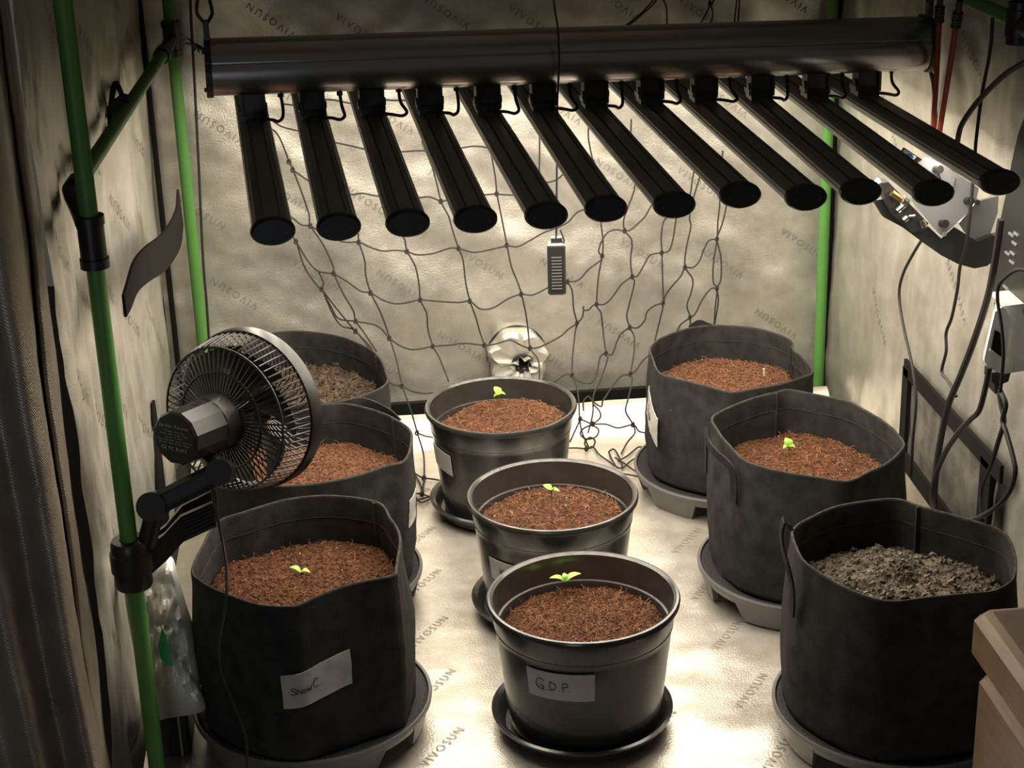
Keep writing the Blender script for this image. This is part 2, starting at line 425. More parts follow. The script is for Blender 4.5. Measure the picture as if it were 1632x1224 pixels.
# ------------------------------------------------------------------ grow light
def make_light():
    cA = at(338, 108, 'y', -0.03); cB = at(1472, 70, 'y', 0.03)      # beam ends, left and right
    root = empty('grow_light', (cA+cB)/2)
    ux = (cB-cA).normalized()
    uy = Vector((0, 0, 1)).cross(ux).normalized()                    # pointing away from the camera
    uz = ux.cross(uy)
    # beam cross-section: (depth, height)
    pr = [(-0.012, 0.040), (0.030, 0.040), (0.038, 0.034), (0.040, -0.030), (0.034, -0.040), (-0.018, -0.040)]
    pr += [(-0.026, -0.036), (-0.0325, -0.030), (-0.0365, -0.022), (-0.0385, -0.012), (-0.0385, -0.002), (-0.0375, 0.006), (-0.035, 0.0105)]
    pr += [(-0.032, 0.011), (-0.032, 0.0135), (-0.034, 0.014), (-0.030, 0.022), (-0.024, 0.0315), (-0.0205, 0.034), (-0.0185, 0.0365)]
    MB().extrude(pr, cA, cB, uy, uz).build('housing', M['beam'], root, angle=0.5)
    for s, P in ((-1, cA), (1, cB)):
        q = [(x*1.06, z*1.07) for x, z in pr]
        e = MB().extrude(q, P + ux*s*0.0, P + ux*s*0.010, uy, uz).build('end_plate', M['black'], root, angle=0.5)
        MB().box(P + ux*s*0.005 + uz*0.055 + uy*0.0, (0.008, 0.018, 0.034)).build('hanging_lug', M['black'], e, smooth=False)
        for hz in (-0.03, 0.028):
            MB().tube([P + ux*s*0.010 + uz*hz - uy*0.02, P + ux*s*0.0135 + uz*hz - uy*0.02], 0.0035, 8).build('screw', M['black'], e)
    clips = [(406,203),(500,200),(594,194),(686,192),(778,190),(866,185),(948,181),(1036,174),(1121,171),(1211,168),(1299,165),(1379,161)]
    ends = [(435,369),(540,362),(650,356),(758,350),(871,344),(966,333),(1075,327),(1180,311),(1285,315),(1372,306),(1488,308),(1594,291)]
    # bar profile: rounded lens with a sunk channel on top and ribbed flanks (width, height)
    W, H = 0.0290, 0.0165
    prof = [(0.0, 0.0158), (0.0098, 0.0156), (0.0104, 0.0120), (0.0126, 0.0120), (0.0132, 0.0146)]
    for k in range(1, 12):                          # ribbed right flank down to the lens
        a = DEG(60 - k*9.5); rib = 0.00075 if k % 2 else 0.0
        prof.append(((W-rib)*math.cos(a), (H-rib)*math.sin(a)))
    prof += [(0.0205, -0.0125), (0.0185, -0.0136)]
    prof += [(-x, y) for x, y in reversed(prof[1:])]
    prof = [(x*0.89, y*0.93) for x, y in prof[::-1]]
    for i, (c, e) in enumerate(zip(clips, ends)):
        K = at(c[0], c[1], 'y', 0.055*(c[0]-880)/900.0)
        E = at(e[0], e[1], 'z', K.z + 0.010)
        d = (E-K).normalized()                      # toward the camera
        back = K - d*0.56
        sx = d.cross(Vector((0,0,1))).normalized()*-1
        sx = sx if sx.x > 0 else -sx
        sz = sx.cross(-d) if sx.cross(-d).z > 0 else sx.cross(d)
        bar = MB().extrude(prof, back, E - d*0.004, sx, sz).build('light_bar', M['alu'], root, angle=0.45)
        # end caps
        for P, dd in ((E, d), (back, -d)):
            cap = MB(); n = 28
            ring = lambda s, off: [P + dd*off + sx*(math.cos(2*math.pi*k/n)*0.0276*s) + sz*(math.sin(2*math.pi*k/n)*0.0172*s) for k in range(n)]
            vs = ring(1, -0.010) + ring(1.03, -0.004) + ring(1.0, 0.003) + ring(0.9, 0.0055)
            fs = []
            for l in range(3):
                for k in range(n):
                    fs.append((l*n+k, l*n+(k+1) % n, (l+1)*n+(k+1) % n, (l+1)*n+k))
            fs.append(tuple(range(3*n, 4*n))); fs.append(tuple(range(n-1, -1, -1)))
            cap.add(vs, fs)
            cp = cap.build('end_cap', M['black'], bar)
        for s in (-1, 1):
            MB().tube([E + sx*s*0.016 + d*0.005, E + sx*s*0.016 + d*0.0068], 0.0028, 8).build('screw', M['clip'], bar)
        # LED strip under the bar
        a, b = back + d*0.02, E - d*0.02
        dn = -sz*0.0131
        MB().add([a+sx*0.0145+dn, a-sx*0.0145+dn, b-sx*0.0145+dn, b+sx*0.0145+dn], [(0,1,2,3)]).build('led_strip', M['led'], bar, smooth=False)
        # hinge clip between beam and bar
        top = K + Vector((0,0,0.045)); mm = Matrix((sx, -d, sz)).transposed()
        cl = MB()
        cl.box(K + sz*0.016 - d*0.004, (0.036, 0.040, 0.012), mm)
        cl.box(K + sz*0.024 - d*0.004, (0.042, 0.034, 0.008), mm)
        cl.box(K + sz*0.050 - d*0.0, (0.030, 0.026, 0.052), mm)
        for s in (-1, 1):
            cl.box(K + sz*0.042 + sx*s*0.0175 + d*0.003, (0.004, 0.032, 0.046), mm)
        cl.tube([K + sz*0.033 - sx*0.022 + d*0.006, K + sz*0.033 + sx*0.022 + d*0.006], 0.006, 10)
        cl.build('hinge_clip', M['clip'], bar, smooth=False)
        # lead from beam to bar
        q0 = K + sz*0.074 + sx*0.044 - d*0.004
        lx = 0.044 + 0.005*((i*7) % 3)
        pts = [q0, q0 - sz*0.024, q0 - sz*0.046 + sx*0.002, K + sz*0.014 + sx*lx + d*0.006, K + sz*0.010 + sx*(lx-0.008) + d*0.016, K + sz*0.015 + sx*0.028 + d*0.024, K + sz*0.018 + sx*0.010 + d*0.026]
        cb = MB().tube(smooth_path(pts, 5), 0.0026, 7).tube([q0, q0 - sz*0.030], 0.0048, 8)
        cb.build('lead', M['cord'], bar)
    tag(root, 'long black LED grow light with twelve bars hanging over the pots', 'grow light')
    return root, cA, cB, ux, uz
light_root, beamA, beamB, bux, buz = make_light()

def carabiner(P, label):
    t = empty('carabiner', P)
    pts = [P+Vector(q) for q in ((0,0,0),(0.009,0,0.010),(0.011,0,0.020),(0.006,0,0.046),(0,0,0.052),(-0.006,0,0.046),(-0.012,0,0.020),(-0.009,0,0.010))]
    MB().tube(smooth_path(pts, 5, True), 0.0028, 8, closed=True).build('hook', M['steel'] if False else M['black'], t)
    MB().tube([P+Vector((0,0,0.052)), P+Vector((0,0,0.075))], 0.006, 8).tube([P+Vector((0,0,0.07)), P+Vector((0,0,TOP-P.z-0.03))], 0.0022, 6).build('hanging_cord', M['cord'], t)
    return tag(t, label, 'carabiner', 'carabiners holding up the grow light')
carabiner(beamA + buz*0.068 - bux*0.005, 'black carabiner holding up the left end of the grow light')
carabiner(beamB + buz*0.068 + bux*0.005, 'black carabiner holding up the right end of the grow light')

# ------------------------------------------------------------------ pots
def soil_top(name, loop, zc, amp, mats, label, seed, crumb_n=900, fibre_n=260, mound=0.012, clump=False, dips=()):
    """loop: list of 2-D points of the pot's inside at soil level; a lumpy disc with crumbs and fibres"""
    cx = sum(p[0] for p in loop)/len(loop); cy = sum(p[1] for p in loop)/len(loop)
    n = len(loop); rings = 26
    def h(x, y, s):
        v = zc + mound*(1-s*s) + amp*fbm(x*16+seed, y*16, seed*1.7, 4)
        if clump: v += amp*1.3*abs(nz(x*55+seed, y*55, 3.1)) + amp*1.1*nz(x*26, y*26+seed, 1.0)
        else: v += amp*0.35*nz(x*90, y*90, seed)
        for dx, dy, rr, dz in dips:
            q = ((x-cx-dx)**2+(y-cy-dy)**2)/(rr*rr)
            v += dz*math.exp(-q)
        return v
    root = empty(name, Vector((cx, cy, zc-0.01)))
    mb = MB(); vs = [Vector((cx, cy, h(cx, cy, 0)))]; fs = []
    for r in range(1, rings+1):
        s = (r/rings)
        for k in range(n):
            x = cx + (loop[k][0]-cx)*s; y = cy + (loop[k][1]-cy)*s
            vs.append(Vector((x, y, h(x, y, s) - (0.004 if r == rings else 0))))
    for k in range(n): fs.append((0, 1+k, 1+(k+1) % n))
    for r in range(rings-1):
        for k in range(n):
            a = 1+r*n+k; b = 1+r*n+(k+1) % n
            fs.append((a, a+n, b+n, b))
    mb.add(vs, fs)
    # a skirt below so that the body has depth
    base = len(mb.v); lo = [Vector((loop[k][0], loop[k][1], zc-0.05)) for k in range(n)]
    mb.v += lo
    for k in range(n):
        a = 1+(rings-1)*n+k; b = 1+(rings-1)*n+(k+1) % n
        mb.f.append((a, base+k, base+(k+1) % n, b))
    o = mb.build('soil_body', mats[0], root, angle=1.4); o['kind'] = 'stuff'
    rnd = random.Random(seed)
    def spot():
        s = math.sqrt(rnd.random())*0.97; kk = rnd.random()*n; i = int(kk) % n; f = kk-int(kk)
        lx = loop[i][0]*(1-f)+loop[(i+1) % n][0]*f; ly = loop[i][1]*(1-f)+loop[(i+1) % n][1]*f
        x = cx+(lx-cx)*s; y = cy+(ly-cy)*s
        return Vector((x, y, h(x, y, s)))
    cr = MB()
    for _ in range(crumb_n):
        p = spot(); r = rnd.uniform(0.0009, 0.0026)*(rnd.choice((1, 1.2, 1.6, 2.4)) if clump else 1)
        q = Quaternion((rnd.gauss(0,1), rnd.gauss(0,1), rnd.gauss(0,1), rnd.gauss(0,1))).normalized()
        e = [q @ Vector(v)*r for v in ((1.3,0,0),(-1.3,0,0),(0,1,0),(0,-1,0),(0,0,.95),(0,0,-.95))]
        cr.add([p+v for v in e], [(0,2,4),(2,1,4),(1,3,4),(3,0,4),(2,0,5),(1,2,5),(3,1,5),(0,3,5)])
    o = cr.build('crumbs', mats[1], root, smooth=False); o['kind'] = 'stuff'
    if fibre_n:
        fb = MB()
        for _ in range(fibre_n):
            p = spot(); a = rnd.random()*6.28; L = rnd.uniform(0.004, 0.016)
            d = Vector((math.cos(a), math.sin(a), rnd.uniform(-0.2, 0.5)))*L
            m = p + d*0.5 + Vector((rnd.uniform(-.2,.2)*L, rnd.uniform(-.2,.2)*L, 0.15*L))
            fb.tube([p, m, p+d], rnd.uniform(0.00022, 0.00048), 3, cap=False)
        o = fb.build('fibres', M['fibre'], root); o['kind'] = 'stuff'
    pb = MB()
    for _ in range(14):
        p = spot(); r = rnd.uniform(0.0008, 0.0018)
        pb.add([p+Vector(v)*r for v in ((1,0,.5),(-1,0,.5),(0,1,.5),(0,-1,.5),(0,0,1.4))], [(0,2,4),(2,1,4),(1,3,4),(3,0,4)])
    o = pb.build('perlite_specks', M['perlite'], root, smooth=False); o['kind'] = 'stuff'
    tag(root, label, 'soil', 'soil surfaces in the pots')
    return root, h

def plastic_pot(cx, cy, zr, label, slabel, drop=0.055):
    z0 = 0.008; t = empty('plastic_pot', Vector((cx, cy, z0)))
    H = zr - z0
    R1, R0 = 0.1345, 0.1115
    rr = lambda z: R0 + (R1-R0)*(z-z0)/H
    prof = [(0.001, z0), (R0-0.008, z0), (R0, z0+0.006)]
    prof += [(rr(z0+H*f), z0+H*f) for f in (0.2, 0.4, 0.6, 0.74)]
    zs = z0+H*0.79
    prof += [(rr(zs)-0.0004, zs-0.002), (rr(zs)+0.0008, zs), (R1+0.0006, zr-0.012), (R1+0.0030, zr-0.0115), (R1+0.0058, zr-0.009), (R1+0.0065, zr-0.004), (R1+0.0045, zr-0.0005), (R1+0.001, zr)]
    prof += [(R1-0.003, zr-0.003), (R1-0.0045, zr-0.018), (rr(zs)-0.003, zs+0.001), (rr(zs)-0.0062, zs), (rr(zs)-0.0072, zs-0.004)]
    prof += [(rr(z0+H*0.5)-0.0075, z0+H*0.5), (R0-0.01, z0+0.01), (0.001, z0+0.01)]
    MB().lathe(prof, 72, (cx, cy, 0)).build('pot_body', M['black_gloss'], t, angle=0.7)
    # fine moulded line low on the rim band
    MB().lathe([(rr(zs)-0.0002, zs-0.0008), (rr(zs)+0.0014, zs+0.0004), (rr(zs)+0.0009, zs+0.0014)], 72, (cx, cy, 0)).build('moulded_ridge', M['black_gloss'], t)
    tag(t, label, 'plant pot', 'round black plastic pots down the middle')
    # saucer
    s = empty('pot_saucer', Vector((cx, cy, 0.003)))
    sp = [(0.001, 0.003), (0.112, 0.003), (0.118, 0.006), (0.128, 0.026), (0.1325, 0.027), (0.1335, 0.0295), (0.131, 0.031), (0.127, 0.030), (0.1235, 0.027), (0.1145, 0.0075), (0.001, 0.0068)]
    MB().lathe(sp, 64, (cx-0.004, cy, 0)).build('saucer_body', M['black_gloss'], s)
    MB().lathe([(0.1285, 0.0265), (0.1345, 0.027), (0.1350, 0.0305), (0.131, 0.0325), (0.1265, 0.030)], 64, (cx-0.004, cy, 0)).build('saucer_rim', M['black_gloss'], s)
    tag(s, slabel, 'saucer', 'black saucers under the plastic pots')
    zsoil = zr - drop
    loop = [((cx + (rr(zsoil)-0.0085)*math.cos(2*math.pi*k/64)), (cy + (rr(zsoil)-0.0085)*math.sin(2*math.pi*k/64))) for k in range(64)]
    return t, zsoil, loop, rr

def tape_on(parent, fn, u0, u1, v0, v1, seed, strokes=(), name='tape_label', skew=0.0, curl=0.0):
    """a strip of torn tape laid on surface fn(u, v) -> (point, normal); u along, v up"""
    mb = MB(); nu, nv = 16, 8; vs = []; fs = []
    rnd = random.Random(seed)
    e0 = [rnd.uniform(-1, 1)*0.0012 for _ in range(nv+1)]; e1 = [rnd.uniform(-1, 1)*0.0012 for _ in range(nv+1)]
    def P(a, b, off):
        u = u0+(u1-u0)*a; v = v0+(v1-v0)*b + skew*(a-0.5)
        p, n = fn(u, v); return p + n*(off + curl*a**3)
    for off in (0.0022, 0.0010):
        for i in range(nu+1):
            for j in range(nv+1):
                a = i/nu
                if i == 0: a += e0[j]/max(1e-6, abs(u1-u0))
                if i == nu: a += e1[j]/max(1e-6, abs(u1-u0))
                vs.append(P(a, j/nv, off + 0.0005*nz(i*0.6, j*0.7, seed)))
    w = nv+1; N = (nu+1)*w
    for i in range(nu):
        for j in range(nv):
            a = i*w+j; fs.append((a, a+w, a+w+1, a+1)); fs.append((N+a, N+a+1, N+a+w+1, N+a+w))
    for i in range(nu):
        for j in (0, nv):
            a = i*w+j; fs.append((a, N+a, N+a+w, a+w))
    for j in range(nv):
        for i in (0, nu):
            a = i*w+j; fs.append((a, a+1, N+a+1, N+a))
    tp = mb.add(vs, fs).build(name, M['tape'], parent)
    if strokes:
        ink = MB()
        for st in strokes:
            ink.tube(smooth_path([P(a, b, 0.0031) for a, b in st], 4), 0.0006, 4)
        ink.build('handwriting', M['ink'], tp)
    return tp

# handwriting strokes in tape coordinates (0..1, 0..1)
GDP = [[(.27,.66),(.22,.74),(.17,.66),(.15,.5),(.18,.36),(.24,.36),(.265,.46),(.21,.48)], [(.25,.36),(.27,.30)], [(.31,.36),(.315,.34)],
       [(.36,.66),(.36,.36)], [(.36,.66),(.43,.62),(.45,.5),(.42,.38),(.36,.36)], [(.50,.38),(.505,.36)],
       [(.55,.66),(.555,.34)], [(.55,.66),(.61,.66),(.625,.56),(.56,.5)], [(.645,.37),(.65,.35)]]
SNOWC = [[(.20,.52),(.15,.60),(.12,.54),(.18,.46),(.18,.40),(.11,.40)], [(.20,.40),(.21,.54),(.25,.40),(.26,.52)], [(.29,.50),(.27,.44),(.30,.40),(.325,.46),(.29,.50)],
         [(.34,.52),(.35,.40),(.37,.48),(.39,.40),(.41,.54)], [(.52,.62),(.48,.66),(.445,.55),(.46,.42),(.53,.42)], [(.57,.42),(.575,.40)]]
SCRIB = [[(.3,.3),(.32,.7)], [(.3,.5),(.42,.7)], [(.32,.5),(.44,.3)], [(.5,.35),(.52,.65),(.58,.5),(.52,.35)]]

def surf_pot(cx, cy, zr, rr):
    def fn(u, v):      # u = angle (radians), v = height
        r = rr(v) + 0.0012; d = Vector((math.cos(u), math.sin(u), 0))
        return Vector((cx, cy, v)) + d*r, d
    return fn
def ang_of(c, u, v, z):
    """angle round pot centre c of the near surface seen in that direction at height z"""
    p = at(u, v, 'z', z); return math.atan2(p.y-c[1], p.x-c[0])

pots = [(-0.0245, -0.512, 0.214), (-0.026, -0.163, 0.214), (-0.072, 0.238, 0.212)]
plab = ['glossy black plastic pot marked G.D.P., nearest of the middle row', 'glossy black plastic pot in the middle of the middle row', 'glossy black plastic pot at the back of the middle row']
slab = ['black saucer under the nearest plastic pot', 'black saucer under the second plastic pot of the middle row', 'black saucer under the rearmost plastic pot']
soil_lab = ['brown coir in the nearest black plastic pot', 'dark wet coir in the middle black plastic pot', 'reddish brown coir heaped in the rearmost plastic pot']
heights = {}
for i, (cx, cy, zr) in enumerate(pots):
    t, zsoil, loop, rr = plastic_pot(cx, cy, zr, plab[i], slab[i], (0.048, 0.045, 0.042)[i])
    dips = [((0.0, 0.06, 0.05, -0.012), (-0.07, 0.03, 0.05, -0.010)), ((-0.05, 0.05, 0.05, -0.012), (0.03, 0.0, 0.04, -0.006)), ((-0.06, 0.05, 0.055, -0.016), (0.05, 0.03, 0.06, 0.012))][i]
    _, h = soil_top('coir_soil', loop, zsoil, 0.0045, ((M['coir_d'], M['coir_wet'], M['coir'])[i], M['crumb'] if i == 2 else M['crumb_d']), soil_lab[i], 31+i*7, 2400, 700, mound=0.010, dips=dips)
    heights['p%d' % i] = (h, cx, cy)
    fn = surf_pot(cx, cy, zr, rr)
    base = math.radians(-90)
    if i == 0: tape_on(t, fn, base-0.80, base-0.02, 0.112, 0.158, 3, GDP, skew=0.002)
    if i == 1: tape_on(t, fn, base-1.05, base-0.42, 0.100, 0.140, 5, SCRIB)
    if i == 2: tape_on(t, fn, base-1.40, base-0.90, 0.110, 0.152, 8, (), skew=-0.006)

def resample(pts, n):
    P = smooth_path([Vector((p.x, p.y, p.z)) for p in pts], 8, True)
    P.append(P[0]); L = [0.0]
    for a, b in zip(P, P[1:]): L.append(L[-1]+(b-a).length)
    out = []; j = 0
    for k in range(n):
        s = L[-1]*k/n
        while L[j+1] < s: j += 1
        f = (s-L[j])/max(1e-9, L[j+1]-L[j]); out.append(P[j].lerp(P[j+1], f))
    return out

def fabric_pot(rim_px, zr, label, seed, base_r, base_c=None, soil_drop=0.07, handles=(), seam_px=(0, 0)):
    rim = [at(u, v, 'z', zr) for u, v in rim_px]
    N = 96
    rim = resample(rim, N)
    # start at the angle nearest -90 degrees and run anticlockwise
    cx = sum(p.x for p in rim)/N; cy = sum(p.y for p in rim)/N
    if sum((rim[i].x-cx)*(rim[(i+1) % N].y-cy)-(rim[(i+1) % N].x-cx)*(rim[i].y-cy) for i in range(N)) < 0: rim.reverse()
    s0 = min(range(N), key=lambda i: abs(math.atan2(rim[i].y-cy, rim[i].x-cx)+math.pi/2))
    rim = rim[s0:]+rim[:s0]
    bc = base_c or (cx, cy)
    z0 = 0.056
    t = empty('fabric_pot', Vector((bc[0], bc[1], z0)))
    ang = [math.atan2(p.y-cy, p.x-cx) for p in rim]
    mr = sum(math.hypot(p.x-cx, p.y-cy) for p in rim)/N
    def outer(k, f):
        """f = 0 base .. 1 rim"""
        a = ang[k % N]; rb = base_r
        p1 = rim[k % N]
        q = Vector((p1.x-cx, p1.y-cy, 0))*(rb/mr)
        p0 = Vector((bc[0], bc[1], z0)) + q*0.55 + Vector((math.cos(a), math.sin(a), 0))*rb*0.45
        w = f
        p = p0.lerp(p1, w); p.z = z0+(p1.z-z0)*f
        bul = 0.006*math.sin(math.pi*min(1, f*1.1))
        n = Vector((math.cos(a), math.sin(a), 0))
        wr = 0.0035*nz(a*2.2+seed, f*3.0, seed) + 0.0016*fbm(a*7+f*3, f*9-a*2, seed+2, 3) + 0.004*(1-f)*nz(a*4, f*6, seed+4)
        return p + n*(bul+wr*(0.4+0.6*math.sin(math.pi*min(1, f))))
    th = 0.0045
    mb = MB(); vs = []; fs = []
    lev = [0.0, 0.03, 0.07, 0.14, 0.22, 0.3, 0.4, 0.5, 0.6, 0.7, 0.78, 0.86, 0.92, 0.96, 0.985, 1.0]
    rows = []
    for f in lev: rows.append([outer(k, f) for k in range(N)])
    for f in (1.0, 0.985, 0.95, 0.88, 0.8, 0.7, 0.6, 0.5, 0.4):
        row = []
        for k in range(N):
            p = outer(k, f); a = ang[k]
            row.append(p - Vector((math.cos(a), math.sin(a), 0))*th)
        rows.append(row)
    # rounded-under foot
    foot = [Vector((bc[0]+(base_r-0.012)*math.cos(a), bc[1]+(base_r-0.012)*math.sin(a), z0-0.004)) for a in ang]
    rows = [foot]+rows
    for r in rows: vs += r
    for r in range(len(rows)-1):
        for k in range(N):
            fs.append((r*N+k, r*N+(k+1) % N, (r+1)*N+(k+1) % N, (r+1)*N+k))
    fs.append(tuple(range(N-1, -1, -1)))
    mb.add(vs, fs); mb.build('fabric_wall', M['felt'], t, angle=1.2)
    # rim edge and stitch line
    MB().tube([outer(k, 1.0) - Vector((math.cos(ang[k]), math.sin(ang[k]), 0))*th*0.5 + Vector((0,0,0.0004)) for k in range(N)], 0.0019, 5, closed=True).build('rim_edge', M['felt_edge'], t)
    MB().tube([outer(k, 0.86) - Vector((math.cos(ang[k]), math.sin(ang[k]), 0))*(th+0.0003) for k in range(N)], 0.0006, 4, closed=True).build('hem_stitching', M['felt_edge'], t)
    # upright seam
    sp_ = at(seam_px[0], seam_px[1], 'z', zr); ks = min(range(N), key=lambda i: (rim[i]-sp_).length)
    MB().tube([outer(ks, f) - Vector((math.cos(ang[ks]), math.sin(ang[ks]), 0))*(th+0.0005) for f in (1.003, .9, .8, .7, .6)], 0.0034, 5).build('seam', M['felt'], t)
    for (uv, width, drop, stick) in handles:
        hp = at(uv[0], uv[1], 'z', zr-0.03); a = math.atan2(hp.y-cy, hp.x-cx)
        k0 = min(range(N), key=lambda i: abs((ang[i]-a+math.pi) % (2*math.pi)-math.pi))
        dk = max(2, int(round(width/(2*math.pi*0.155)*N/2)))
        def surf(kf, f, off):
            i = int(math.floor(kf)); fr = kf-i
            p = outer(i, f).lerp(outer(i+1, f), fr); aa = ang[i % N]
            return p + Vector((math.cos(aa), math.sin(aa), 0))*off
        hw = 0.012
        hb = MB()
        # two sewn tabs and a bowed strap between them
        line = []
        for q in range(13):
            s = q/12; kf = k0 - dk + 2*dk*s
            bow = math.sin(math.pi*s)
            line.append((kf, 0.80 + 0.10*bow*drop, 0.004 + stick*bow))
        vs = []; fs = []
        for kf, f, off in line:
            for off2 in (0, 0.0025):
                for dz in (-hw, hw):
                    vs.append(surf(kf, f, off+off2) + Vector((0, 0, dz)))
        for q in range(12):
            a0 = q*4; b0 = a0+4
            fs += [(a0, a0+1, b0+1, b0), (a0+2, b0+2, b0+3, a0+3), (a0+1, a0+3, b0+3, b0+1), (a0, b0, b0+2, a0+2)]
        fs += [(0, 2, 3, 1), (48, 49, 51, 50)]
        hb.add(vs, fs)
        for s in (-1, 1):
            kf = k0 + s*dk
            for j in range(1):
                vs = []
                for f in (0.80, 0.72, 0.62, 0.54):
                    for dk2 in (-1.2, 1.2):
                        vs.append(surf(kf+dk2, f, 0.0035))
                        vs.append(surf(kf+dk2, f, 0.0005))
                fs = []
                for r in range(3):
                    b0 = r*4
                    fs += [(b0, b0+2, b0+6, b0+4), (b0+1, b0+5, b0+7, b0+3), (b0, b0+4, b0+5, b0+1), (b0+2, b0+3, b0+7, b0+6)]
                fs += [(0,1,3,2), (12,14,15,13)]
                hb.add(vs, fs)
        hb.build('handle', M['felt'], t, angle=0.7)
    fsoil = (zr-soil_drop-z0)/(zr-z0)
    loop = []
    for k in range(0, N, 1):
        p = outer(k, fsoil); a = ang[k]; q = p - Vector((math.cos(a), math.sin(a), 0))*(th+0.002)
        loop.append((q.x, q.y))
    tag(t, label, 'fabric pot', 'black felt pots down both sides')
    def sf(u, v):
        k = (u/(2*math.pi)*N); i = int(math.floor(k)); fr = k-i
        f = (v-z0)/(zr-z0)
        p = outer(i, f).lerp(outer(i+1, f), fr); a = ang[i % N]
        return p, Vector((math.cos(a), math.sin(a), 0))
    return t, zr-soil_drop, loop, sf, (bc, ang)

def riser_tray(c, r, label, rot=0.0):
    """grey tray on broad feet with cut-outs, black mesh disc on top"""
    t = empty('riser_tray', Vector((c[0], c[1], 0.003)))
    C0 = (c[0], c[1], 0)
    MB().lathe([(0.001, 0.036), (r-0.012, 0.036), (r-0.006, 0.040), (r-0.0035, 0.054), (r, 0.0545), (r+0.0015, 0.052), (r+0.0005, 0.046), (r-0.003, 0.042), (r-0.006, 0.035), (0.001, 0.034)], 72, C0).build('tray_body', M['tray'], t)
    n = 6
    for k in range(n):
        a0 = rot + 2*math.pi*k/n + 0.17; a1 = rot + 2*math.pi*(k+1)/n - 0.17
        mb = MB(); m = 12; vs = []; fs = []
        for j in range(m+1):
            a = a0+(a1-a0)*j/m
            for (rr, z, sh) in ((r-0.001, 0.046, 0), (r-0.014, 0.004, 0.16), (r-0.022, 0.004, 0.16), (r-0.012, 0.044, 0)):
                aa = a + sh*(0.5-j/m)
                vs.append(Vector((c[0]+rr*math.cos(aa), c[1]+rr*math.sin(aa), z)))
        for j in range(m):
            for q in range(4):
                fs.append((j*4+q, j*4+(q+1) % 4, j*4+4+(q+1) % 4, j*4+4+q))
        fs += [(0,1,2,3), (m*4+3, m*4+2, m*4+1, m*4)]
        mb.add(vs, fs).build('foot', M['tray'], t, angle=0.6)
    MB().lathe([(0.001, 0.050), (r-0.020, 0.051), (r-0.009, 0.053), (r-0.0055, 0.050), (r-0.010, 0.044), (0.001, 0.042)], 72, C0).build('mesh_disc', M['mesh_black'], t)
    return tag(t, label, 'pot tray', 'grey trays under the fabric pots')

LF = [(304,911),(318,928),(336,940),(370,953),(411,966),(457,970),(476,967),(506,953),(556,934),(628,919),(634,904),(640,855),(624,826),(601,800),(525,790),(457,796),(393,815),(345,832),(321,870)]
LM = [(515,645),(556,644),(600,655),(633,669),(657,688),(655,720),(641,739),(621,743),(564,761),(502,773),(440,776),(385,764),(345,738),(332,705),(350,672),(400,652),(460,646)]
LB = [(427,533),(478,528),(535,535),(576,549),(604,567),(617,594),(615,614),(576,633),(543,641),(510,645),(455,645),(405,634),(370,612),(362,582),(385,552)]
RB = [(1034,556),(1038,570),(1049,595),(1082,606),(1114,614),(1140,621),(1167,627),(1203,621),(1248,613),(1278,603),(1296,595),(1291,581),(1278,567),(1266,558),(1262,543),(1229,529),(1189,521),(1140,519),(1098,523),(1059,536),(1044,544)]
RM = [(1134,666),(1141,685),(1157,707),(1190,738),(1245,753),(1300,762),(1350,769),(1385,754),(1418,738),(1442,714),(1438,699),(1422,681),(1389,659),(1352,640),(1300,629),(1256,621),(1238,625),(1205,633),(1164,648)]
RF = [(1260,852),(1272,885),(1290,905),(1330,930),(1370,949),(1419,961),(1475,955),(1548,948),(1588,943),(1617,925),(1621,896),(1613,863),(1591,843),(1533,825),(1497,815),(1462,805),(1428,795),(1370,800),(1327,809),(1290,825),(1268,838)]
fab = {}
SEAMS = {'LF': (601,800), 'LM': (633,669), 'LB': (604,567), 'RB': (1265,552), 'RM': (1238,625), 'RF': (1461,806)}
defs = [
 ('LF', LF, 0.300, 'black felt pot with a Snow C. tape label, nearest on the left', 1, 0.162, None, 0.074, [], 'brown coir with straw bits in the nearest left felt pot', ('coir_d',), 'grey riser tray under the nearest left felt pot'),
 ('LM', LM, 0.290, 'black felt pot in the middle of the left row, half behind the fan', 2, 0.160, None, 0.072, [], 'light brown coir in the felt pot just right of the fan', ('coir',), 'grey riser tray under the middle left felt pot'),
 ('LB', LB, 0.280, 'black felt pot at the back of the left row below the net', 3, 0.160, None, 0.070, [], 'lumpy brown compost in the back left felt pot', ('soil_br',), 'grey riser tray under the back left felt pot'),
 ('RB', RB, 0.268, 'black felt pot with a curling tape, at the back of the right row', 4, 0.158, None, 0.068, [], 'orange brown coir in the back right felt pot', ('coir',), 'grey riser tray under the back right felt pot'),
 ('RM', RM, 0.285, 'black felt pot with a hanging handle in the middle of the right row', 5, 0.163, None, 0.078, [], 'brown coir in the middle right felt pot', ('coir_d',), 'grey riser tray under the middle right felt pot'),
 ('RF', RF, 0.298, 'black felt pot of dark compost, nearest on the right by the cabinet', 6, 0.163, None, 0.080, [], 'dark crumbly compost in the nearest right felt pot', ('soil',), 'grey riser tray under the nearest right felt pot'),
]
